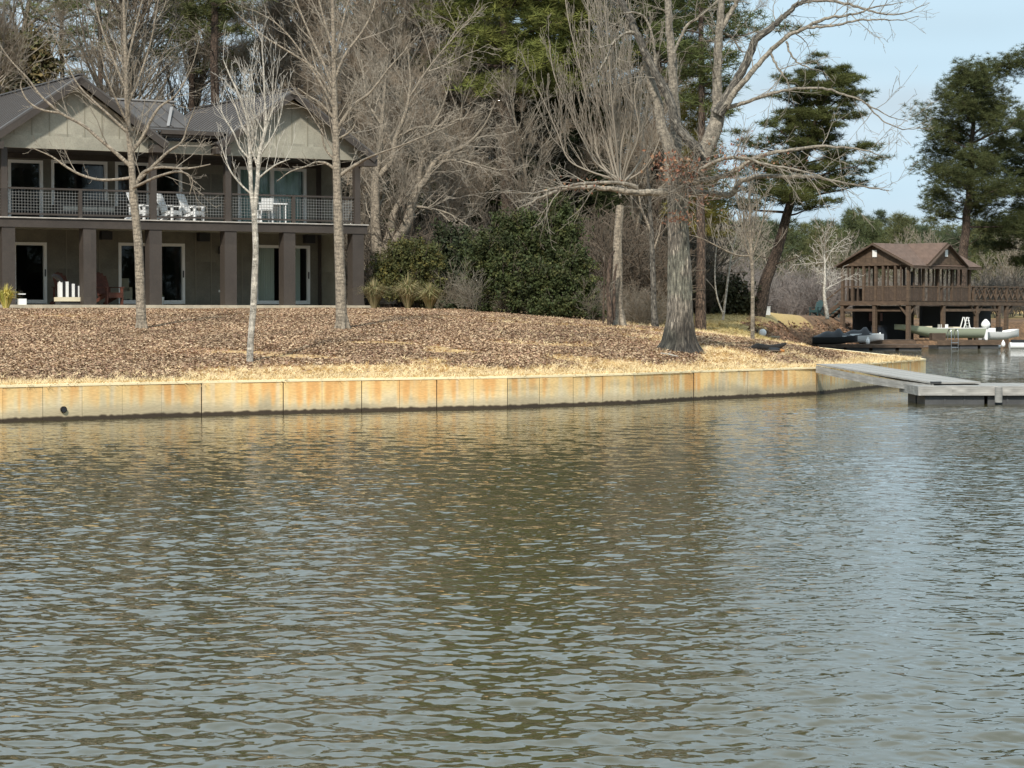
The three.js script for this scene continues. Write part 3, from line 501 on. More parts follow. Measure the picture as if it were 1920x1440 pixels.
  roofGable(2.65, 2.7, 7.66, -0.55, 5.75);
  gable(2.65, 2.5, 7.45, 0.05, 5.35, 7.42);
  roofGable(10.45, 2.6, 7.58, 7.5, 13.75);
  gable(10.45, 2.5, 7.36, 7.7, LEN - 0.03, 7.33);
  /* main roof behind, low porch roof between the gables, and what continues to the left */
  roofSlope('roof', V3(5.4, 6.62, -6.0), V3(9.6, 6.62, -6.0), V3(9.6, 7.85, -9.1), V3(5.0, 7.85, -9.1), 8, house);
  roofSlope('roof', V3(9.6, 6.4, -12.2), V3(4.6, 6.4, -12.2), V3(4.6, 7.85, -9.1), V3(9.6, 7.85, -9.1), 2, house);
  new MB().bar(V3(4.6, 7.87, -9.1), V3(9.9, 7.87, -9.1), 0.3, 0.06).build('ridge_cap', M.flash, house);
  new MB().bar(V3(9.3, 7.56, -8.0), V3(8.35, 6.67, -6.0), 0.11, 0.02).build('valley_flashing', M.flash, house);
  roofSlope('roof', V3(5.35, 5.98, 0.45), V3(8.0, 5.98, 0.45), V3(8.3, 6.6, -6.05), V3(5.3, 6.6, -6.05), 2, house);
  bx('eave_fascia', M.brown, house, 5.5, 5.78, 0.36, 7.75, 5.94, 0.42); bx('gutter', M.brown, house, 5.5, 5.82, 0.425, 7.75, 5.95, 0.53);
  bx('eave_soffit', M.brown, house, 5.4, 5.74, 0.03, 7.8, 5.78, 0.42);
  roofSlope('roof', V3(-9, 5.75, 0.4), V3(-0.2, 5.75, 0.4), V3(-0.2, 7.75, -6), V3(-9, 7.75, -6), 14, house);
  roofSlope('roof', V3(LEN + 0.2, 5.3, -9), V3(LEN + 0.2, 5.3, -3.5), V3(13.4, 5.9, -3.5), V3(13.4, 5.9, -9), 2, house);
  /* fittings on the lower wall */
  for (const u of [5.0, 8.72, 12.95]) { const g = group('speaker', house); bx('cabinet', M.black, g, u - 0.2, 2.33, -DEEP + 0.06, u + 0.2, 2.62, -DEEP + 0.3); bx('bracket', M.black, g, u - 0.04, 2.4, -DEEP + 0.02, u + 0.04, 2.5, -DEEP + 0.06); }
  { const m = new MB(); m.add(new THREE.CylinderGeometry(0.07, 0.1, 0.22, 12), new THREE.Matrix4().setPosition(9.42, 2.0, -DEEP + 0.14)); m.box(9.37, 2.02, -DEEP + 0.02, 9.47, 2.16, -DEEP + 0.1); m.build('wall_lantern', M.black, house); }
  bx('outlet_cover', M.white, house, 9.36, 0.49, -DEEP + 0.02, 9.5, 0.57, -DEEP + 0.05);
}
/* ---------- furniture on the porches ---------- */
function adirondack(name, label, m, pos, turn, group, k = 1, fan = true) {      // faces +z
  const g = thing(name, label, 'chair', pos, turn, group), tilt = 0.42;
  const R = new THREE.Matrix4().makeRotationX(-tilt).setPosition(0, 0.34, -0.16);
  for (let j = 0; j < 5; j++) { const x = (j - 2) * 0.112, h = 0.82 - (fan ? Math.abs(j - 2) ** 2 * 0.032 : 0.0); const b = new MB(); b.box(x - 0.0545, -0.06, -0.012, x + 0.0545, h, 0.012, R); b.build('back_slat', m, g); }
  for (let j = 0; j < 5; j++) { const t = j / 4, b = new MB(); b.box(-0.28, 0.345 - t * 0.0 + 0.055 * t - 0.01, -0.14 + j * 0.115, 0.28, 0.365 + 0.055 * t - 0.01, -0.045 + j * 0.115); b.build('seat_slat', m, g); }
  for (const s of [-1, 1]) {
    const a = new MB(); a.box(s * 0.34 - 0.065, 0.575, -0.34, s * 0.34 + 0.065, 0.6, 0.42); a.build('arm', m, g);
    bx('front_leg', m, g, s * 0.31 - 0.025, 0, 0.30, s * 0.31 + 0.025, 0.573, 0.41);
    new MB().bar(V3(s * 0.272, 0.37, 0.4), V3(s * 0.272, 0.03, -0.55), 0.04, 0.11).build('side_rail', m, g);
    new MB().bar(V3(s * 0.318, 0.573, -0.3), V3(s * 0.318, 0.2, -0.3), 0.04, 0.06, V3(0, 0, 1)).build('arm_support', m, g);
  }
  new MB().box(-0.28, 0.24, 0.395, 0.28, 0.385, 0.42).build('apron', m, g);
  g.scale.setScalar(k); return g;
}
{
  const T = TURN;
  adirondack('white_chair', 'white slatted lounge chair half hidden by the left lawn tree trunk', M.plastic, atHouse(5.2, 2.914, -0.7), T + 0.62, 'white chairs on the upper porch', 0.88, false);
  adirondack('white_chair', 'white slatted lounge chair just right of the middle upper porch post', M.plastic, atHouse(6.22, 2.914, -0.7), T + 0.62, 'white chairs on the upper porch', 0.88, false);
  adirondack('white_chair', 'white slatted lounge chair farthest right of the lounge row', M.plastic, atHouse(7.05, 2.914, -0.7), T + 0.62, 'white chairs on the upper porch', 0.88, false);
  adirondack('adirondack_chair', 'red brown fan backed chair partly behind the lower porch column', M.redWood, atHouse(3.02, 0, -2.0), T + 0.35, 'red brown chairs on the lower porch', 1.05);
  adirondack('adirondack_chair', 'red brown fan backed chair standing in the open right of the column', M.redWood, atHouse(4.35, 0, -1.7), T + 0.3, 'red brown chairs on the lower porch', 1.05);
  const stack = (u, n, label, m, turn) => {
    const g = thing('patio_chair', label, 'chair', atHouse(u, 2.914, n), T + turn, 'patio chairs round the upper table');
    for (const s of [-1, 1]) { new MB().bar(V3(s * 0.2, 0, 0.2), V3(s * 0.2, 0.45, 0.19), 0.035, 0.035, V3(1, 0, 0)).build('leg', m, g); new MB().bar(V3(s * 0.21, 0, -0.24), V3(s * 0.2, 0.45, -0.2), 0.035, 0.035, V3(1, 0, 0)).build('leg', m, g); }
    new MB().box(-0.23, 0.45, -0.22, 0.23, 0.485, 0.24).build('seat', m, g);
    const b = new MB(); b.box(-0.22, 0, -0.015, 0.22, 0.4, 0.015, new THREE.Matrix4().makeRotationX(-0.18).setPosition(0, 0.49, -0.22)); b.build('backrest', m, g); return g;
  };
  stack(9.95, -0.9, 'white patio chair seen from behind, right of the birch trunks', M.plastic, Math.PI - 0.1);
  stack(10.55, -1.9, 'pale grey patio chair beside the upper rail post', mat(L(0.42, 0.43, 0.43), 0.5), Math.PI + 0.3);
  { const g = thing('patio_table', 'white topped table between the upper porch chairs', 'table', atHouse(10.35, 2.914, -1.35), T); new MB().box(-0.55, 0.7, -0.3, 0.55, 0.74, 0.3).build('table_top', M.plastic, g); for (const [x, z] of [[-0.5, -0.25], [0.5, -0.25], [-0.5, 0.25], [0.5, 0.25]]) bx('leg', M.plastic, g, x - 0.02, 0, z - 0.02, x + 0.02, 0.7, z + 0.02); }
  { // dark sofa with pale cushions behind the left bays of the upper rail
    const g = thing('porch_sofa', 'dark porch sofa with pale cushions behind the left railing', 'sofa', atHouse(3.9, 2.914, -2.6), T);
    bx('base', M.dark, g, -1, 0.1, -0.4, 1, 0.35, 0.4); bx('backrest', M.dark, g, -1, 0.35, -0.42, 1, 0.75, -0.28); for (const s of [-1, 1]) bx('arm', M.dark, g, s * 1.05 - 0.08, 0.1, -0.4, s * 1.05 + 0.08, 0.55, 0.4);
    for (let k = 0; k < 3; k++) bx('cushion', mat(L(0.30, 0.31, 0.29), 0.9), g, -0.95 + k * 0.64, 0.36, -0.25, -0.35 + k * 0.64, 0.5, 0.38);
  }
  { // striped lounger on the lower porch
    const g = thing('striped_lounger', 'low lounger with black and white striped back and cream seat', 'lounger', atHouse(2.62, 0, -0.75), T + 0.1);
    bx('seat_cushion', M.cream, g, -0.52, 0.12, -0.05, 0.62, 0.26, 0.45); bx('base', M.dark, g, -0.5, 0, 0, 0.6, 0.118, 0.4);
    for (let k = 0; k < 9; k++) { const h = 0.86 - k * 0.035, b = new MB(), x = -0.3 + k * 0.118; b.box(x, 0.2, -0.24, x + 0.114, h, -0.1 - 0.01 * k); b.build('stripe', k % 2 ? M.black : M.plastic, g); }
    const hd = new MB(); hd.tube([V3(-0.2, 0.8, -0.18), V3(-0.32, 0.93, -0.16), V3(-0.48, 0.99, -0.12), V3(-0.58, 0.97, -0.1)], [0.1, 0.1, 0.07, 0.04], 10, true); hd.build('headrest', M.black, g);
  }
  { const g = thing('lantern', 'small white lantern beside the yellow leaved plant', 'lantern', atHouse(0.75, 0, -0.1), T); bx('base', M.white, g, -0.13, 0, -0.13, 0.13, 0.2, 0.13); bx('glass_box', M.glass, g, -0.09, 0.2, -0.09, 0.09, 0.34, 0.09); bx('lid', M.white, g, -0.11, 0.34, -0.11, 0.11, 0.37, 0.11); new MB().tube([V3(-0.05, 0.37, 0), V3(-0.03, 0.46, 0), V3(0.03, 0.46, 0), V3(0.05, 0.37, 0)], [0.008, 0.008, 0.008, 0.008], 5).build('handle', M.black, g); }
  { const g = thing('cream_armchair', 'cream cushioned chair with a small white statue behind the lower glass door', 'armchair', atHouse(5.9, 0.03, -4.5), T - 0.3); bx('seat', M.cream, g, -0.3, 0.2, -0.3, 0.3, 0.48, 0.3); bx('backrest', M.cream, g, -0.3, 0.48, -0.32, 0.3, 0.95, -0.2); for (const s of [-1, 1]) bx('arm', M.cream, g, s * 0.34 - 0.05, 0.1, -0.3, s * 0.34 + 0.05, 0.62, 0.3); }
  { const g = thing('ash_bin', 'dark round planter tub near the middle white frame', 'planter', atHouse(6.75, 0, -2.9), T); new MB().add(new THREE.LatheGeometry([[0, 0], [0.13, 0], [0.17, 0.3], [0.15, 0.3], [0.13, 0.24], [0, 0.24]].map(p => new THREE.Vector2(...p)), 16)).build('tub', M.white, g); new MB().add(new THREE.IcosahedronGeometry(0.13, 1), new THREE.Matrix4().setPosition(0, 0.33, 0)).build('plant', mat(L(0.08, 0.1, 0.04)), g); g.userData.label = 'small white planter tub at the foot of the middle glass door'; g.name = 'planter_tub'; }
}
/* ---------- trees: limbs drawn where the photograph shows them, then twigs grown from them ---------- */
function perp(d, r) { const a = V3(r() - 0.5, r() - 0.5, r() - 0.5); a.addScaledVector(d, -a.dot(d)); return a.normalize(); }
/* one limb that grows on its own; kids go into the same builders */
function grow(T, start, dir, len, rad, lvl, o, r) {
  const n = lvl >= o.levels ? 3 : Math.max(4, Math.min(9, Math.round(len / 0.55))), pts = [start.clone()], rr = [rad], d = dir.clone(), p = start.clone(), dirs = [d.clone()];
  const wob = o.wobble ?? 0.16;
  for (let k = 1; k <= n; k++) {
    d.x += (r() - 0.5) * wob * 2; d.z += (r() - 0.5) * wob * 2; d.y += (r() - 0.5) * wob * 1.4 + (o.lift ?? 0.05) * (lvl ? 1 : 0.4); d.normalize();
    p.addScaledVector(d, len / n); pts.push(p.clone()); dirs.push(d.clone()); rr.push(Math.max(o.tip, rad * (1 - 0.82 * k / n)));
  }
  const mb = lvl === 0 && T.trunk ? T.trunk : rad > (o.thick ?? 0.02) ? T.limb : T.twig;
  mb.tube(pts, rr, rad > 0.08 ? 8 : rad > 0.025 ? 5 : 3);
  if (lvl >= o.levels) return;
  const cnt = Math.round(len * o.dens[lvl] * (0.85 + 0.3 * r())), t0 = o.bare?.[lvl] ?? 0.15;
  for (let k = 0; k < cnt; k++) {
    const t = t0 + (1 - t0) * (k + r()) / cnt, q = Math.min(n - 1, Math.floor(t * n)), f = t * n - q, s = pts[q].clone().lerp(pts[q + 1], f), base = dirs[q];
    const an = (o.angle?.[lvl] ?? 0.75) * (0.75 + 0.5 * r()), c = base.clone().multiplyScalar(Math.cos(an)).addScaledVector(perp(base, r), Math.sin(an)).normalize();
    const l = Math.max(0.18, len * (o.ratio?.[lvl] ?? 0.5) * (1.05 - 0.62 * t) * (0.7 + 0.6 * r()));
    grow(T, s, c, l, Math.max(o.tip, Math.min(rr[q] * 0.62, l * (o.slender ?? 0.016))), lvl + 1, o, r);
  }
}
/* limb along picture points [px, py, width px, metres nearer(+)] at a distance */
function limbPts(list, d) { return list.map(([px, py, w, o = 0]) => [at(px, py, d - o), Math.max(0.004, w / 2 * (d - o) / FPX)]); }
function smoothLimb(list, d, k = 4) {
  const q = limbPts(list, d), c = new THREE.CatmullRomCurve3(q.map(e => e[0])), n = (q.length - 1) * k, pts = [], rad = [];
  for (let i = 0; i <= n; i++) { const t = i / n; pts.push(c.getPoint(t)); const f = t * (q.length - 1), j = Math.min(q.length - 2, Math.floor(f)); rad.push(lerp(q[j][1], q[j + 1][1], f - j)); }
  return [pts, rad];
}
function sprout(T, pts, rad, per, o, r, t0 = 0.1, len = [0.8, 2.2], up = 0, ang = 0.8) {    // twigs growing along a limb
  let L = 0; for (let k = 1; k < pts.length; k++) L += pts[k].distanceTo(pts[k - 1]);
  const cnt = Math.round(L * per);
  for (let k = 0; k < cnt; k++) {
    const t = t0 + (1 - t0) * (k + r()) / cnt, f = t * (pts.length - 1), q = Math.min(pts.length - 2, Math.floor(f)), s = pts[q].clone().lerp(pts[q + 1], f - q), base = V3().subVectors(pts[q + 1], pts[q]).normalize();
    const a = ang * (0.7 + 0.6 * r()), c = base.clone().multiplyScalar(Math.cos(a)).addScaledVector(perp(base, r), Math.sin(a)); c.y += up * (0.5 + r()); c.normalize();
    const l = (len[0] + (len[1] - len[0]) * r()) * (1.15 - 0.6 * t);
    grow(T, s, c, l, clamp(rad[q] * 0.6, o.tip, l * (o.slender ?? 0.012)), o.from ?? 1, o, r);
  }
}
const newT = () => ({ trunk: new MB(), limb: new MB(), twig: new MB() });
function finish(T, g, bark, limbM, twigM) { if (T.trunk.count) T.trunk.build('trunk', bark, g); if (T.limb.count) T.limb.build('limbs', limbM || bark, g); if (T.twig.count) stuff(T.twig.build('twigs', twigM, g)); }
function rebase(g) {  // put the group's origin at the tree's foot: geometry was made in world axes
  const p = g.position; g.children.forEach(m => { if (!m.isInstancedMesh) m.geometry.translate(-p.x, -p.y, -p.z); else { const x = new THREE.Matrix4(), t = new THREE.Matrix4().makeTranslation(-p.x, -p.y, -p.z); for (let k = 0; k < m.count; k++) { m.getMatrixAt(k, x); m.setMatrixAt(k, x.premultiply(t)); } } });
}
function handTree(name, label, foot, d, trunk, limbs, opt) {
  const T = newT(), r = rng(opt.seed), g = thing(name, label, opt.category || 'tree', [foot.x, foot.y, foot.z], 0, opt.group);
  const [tp, tr] = smoothLimb(trunk, d); T.trunk.tube(tp, tr, 12);
  if (opt.flare) { const f = new MB(); const b = tp[0]; for (let k = 0; k < 5; k++) { const a = k * 1.26 + r(), q = V3(Math.cos(a), 0, Math.sin(a)); T.trunk.tube([b.clone().addScaledVector(q, tr[0] * 0.55).setY(b.y + tr[0] * 2.6), b.clone().addScaledVector(q, tr[0] * 0.95).setY(b.y + tr[0] * 0.6), b.clone().addScaledVector(q, tr[0] * 1.6).setY(b.y - 0.05)], [tr[0] * 0.3, tr[0] * 0.4, tr[0] * 0.25], 7); } }
  for (const l of limbs) { const [p, w] = smoothLimb(l, d); new MB().tube(p, w, 8).build('branch', opt.limb || opt.bark, g); sprout(T, p, w, opt.per ?? 2.2, opt.o, r, 0.15, opt.len || [0.5, 1.6], opt.up ?? 0.25, opt.ang ?? 0.8); }
  if (opt.trunkPer) sprout(T, tp, tr, opt.trunkPer, opt.o2 || opt.o, r, opt.t0 ?? 0.35, opt.tlen || [1.2, 3], opt.tup ?? 0.6, opt.tang ?? 0.7);
  opt.more?.(T, g, r);
  finish(T, g, opt.bark, opt.limb, opt.twig); rebase(g); return g;
}
const fine = { levels: 3, tip: 0.0042, dens: [0, 3.2, 5], ratio: [0.5, 0.5, 0.45], angle: [0.8, 0.7, 0.7], wobble: 0.17, lift: 0.05, slender: 0.011, thick: 0.03, from: 1 };
/* lawn trees */
handTree('lawn_tree', 'bare grey tree standing left on the lawn before the left gable', onG(265, 62), 62,
  [[266, 622, 20], [264, 560, 18], [261, 470, 17], [257, 420, 16], [252, 372, 16], [250, 330, 13], [247, 290, 12], [243, 240, 10], [240, 180, 9], [238, 100, 7], [236, 20, 6], [233, -80, 4], [230, -160, 1.5]],
  [[[250, 333, 7], [225, 336, 5], [187, 337, 5], [152, 327, 4.5], [125, 312, 4], [100, 294, 3], [62, 277, 1.5]], [[247, 312, 8], [215, 283, 7], [181, 254, 6], [162, 237, 6], [117, 212, 5], [79, 179, 4], [56, 148, 3.5], [27, 117, 2.5], [0, 80, 1.5]], [[117, 212, 4], [79, 205, 4], [56, 190, 3], [42, 162, 2.5], [44, 150, 1.5]],
    [[244, 251, 6], [208, 217, 5], [183, 194, 4], [150, 160, 3], [120, 100, 2], [95, 40, 1.5]], [[248, 285, 9], [269, 258, 7], [285, 225, 6], [302, 200, 5], [330, 180, 3], [360, 130, 2], [380, 60, 1.5]], [[256, 348, 8], [269, 325, 7], [302, 314, 5, 0.3], [354, 316, 4, 0.5], [396, 308, 2, 0.6]], [[262, 338, 7], [292, 308, 6], [319, 283, 5], [342, 267, 4], [354, 235, 2.5], [368, 200, 1.5]],
    [[252, 352, 6, 0.2], [300, 330, 5, 0.8], [340, 322, 4, 1], [362, 335, 2.5, 1], [357, 365, 1.5, 1]], [[241, 200, 5], [262, 150, 4], [285, 80, 3], [300, 0, 2], [310, -60, 1]], [[240, 170, 5], [215, 110, 4], [190, 40, 3], [175, -40, 1.5]], [[243, 235, 5, 0.5], [222, 190, 4, 0.8], [205, 150, 3, 1], [190, 90, 2, 1.2]], [[239, 130, 5], [255, 60, 4], [275, -20, 2.5], [290, -90, 1]]],
  { seed: 21, bark: M.greyBark, limb: M.greyBark, twig: M.twig, o: fine, per: 2.0, trunkPer: 1.9, t0: 0.42, tlen: [1.0, 2.6], flare: true, group: undefined });
handTree('birch_tree', 'slim white barked birch nearest the sea wall on the left lawn', onG(468, 51), 51,
  [[468, 686, 13], [470, 640, 12], [475, 580, 12], [478, 520, 12], [480, 470, 11], [479, 430, 11], [477, 385, 11]],
  [[[476, 392, 9], [472, 355, 8], [471, 325, 7.5], [469, 267, 6.5], [465, 225, 5], [452, 183, 4], [433, 142, 3], [420, 110, 1.5]], [[479, 392, 9], [484, 340, 8], [487, 294, 7.5], [496, 256, 6], [500, 225, 5], [498, 183, 4], [496, 131, 3], [494, 95, 2], [493, 60, 1]], [[474, 366, 4], [452, 345, 3.5], [433, 320, 3], [423, 294, 2.5], [415, 270, 1.5]], [[485, 335, 4], [505, 318, 3.5], [520, 308, 3], [545, 298, 1.5]], [[471, 300, 4], [452, 278, 3.5], [440, 250, 3], [425, 225, 2.5], [412, 200, 1.2]], [[470, 262, 4], [455, 235, 3], [445, 205, 2.5], [436, 180, 1.2]], [[490, 290, 4], [515, 250, 3], [528, 215, 2.5], [534, 175, 1.2]], [[499, 245, 4], [512, 205, 3], [513, 160, 2], [515, 125, 1]], [[487, 325, 3.5], [478, 290, 3], [482, 240, 2.5], [470, 190, 2], [472, 150, 1]], [[484, 305, 3], [473, 280, 3], [476, 250, 2.5], [466, 215, 2], [458, 160, 1]], [[497, 250, 3], [480, 215, 2.5], [478, 170, 2], [470, 120, 1]]],
  { seed: 22, bark: M.paleBark, limb: M.paleBark, twig: M.paleTwig, o: { ...fine, dens: [0, 3.6, 4], tip: 0.0035, lift: 0.12, angle: [0.6, 0.5, 0.5] }, per: 4.2, up: 0.7, ang: 0.55, len: [0.4, 1.3] });
handTree('lawn_tree', 'bare straight grey tree before the right gable corner', onG(642, 62), 62,
  [[642, 624, 24], [640, 585, 21], [639, 540, 20], [637, 480, 19], [635, 420, 18], [633, 350, 16], [631, 280, 14], [630, 225, 12], [628, 160, 10], [627, 80, 8.5], [625, 0, 7], [624, -80, 5], [623, -170, 1.5]],
  [[[634, 240, 7], [655, 208, 6], [672, 190, 5.5], [690, 178, 5], [712, 152, 4], [730, 128, 3.5], [760, 95, 2], [790, 60, 1.2]], [[627, 221, 6], [612, 204, 5], [600, 192, 4], [580, 180, 3], [560, 165, 1.5]], [[632, 335, 8], [650, 320, 7], [676, 304, 6], [700, 292, 4, 0.6], [760, 270, 3, 1], [860, 228, 1.5, 1]], [[630, 318, 6], [612, 306, 5], [596, 304, 4], [575, 312, 3, 0.6], [545, 322, 2.5, 0.8], [520, 340, 1.2, 1]], [[630, 300, 5], [615, 285, 4], [606, 262, 3], [604, 240, 2]], [[628, 200, 6], [605, 160, 5], [580, 120, 4], [550, 75, 3], [515, 40, 2.5], [480, 20, 1.5]], [[628, 170, 6], [608, 120, 5], [585, 70, 4], [560, 10, 3], [540, -40, 1.5]], [[628, 150, 6], [650, 100, 5], [680, 60, 4], [700, 20, 3], [712, -30, 1.5]], [[627, 120, 5], [640, 60, 4], [655, 0, 3], [670, -60, 1.5]], [[627, 95, 5], [610, 40, 4], [595, -20, 3], [580, -80, 1.5]], [[631, 262, 5], [650, 252, 4], [663, 240, 3], [668, 225, 1.5]], [[628, 185, 5], [590, 128, 4], [540, 95, 3.5], [500, 70, 3], [465, 42, 2], [440, 20, 1]]],
  { seed: 23, bark: M.greyBark, limb: M.greyBark, twig: M.twig, o: fine, per: 2.2, trunkPer: 2.3, t0: 0.45, tlen: [1.2, 3.0], flare: true, tup: 0.8 });

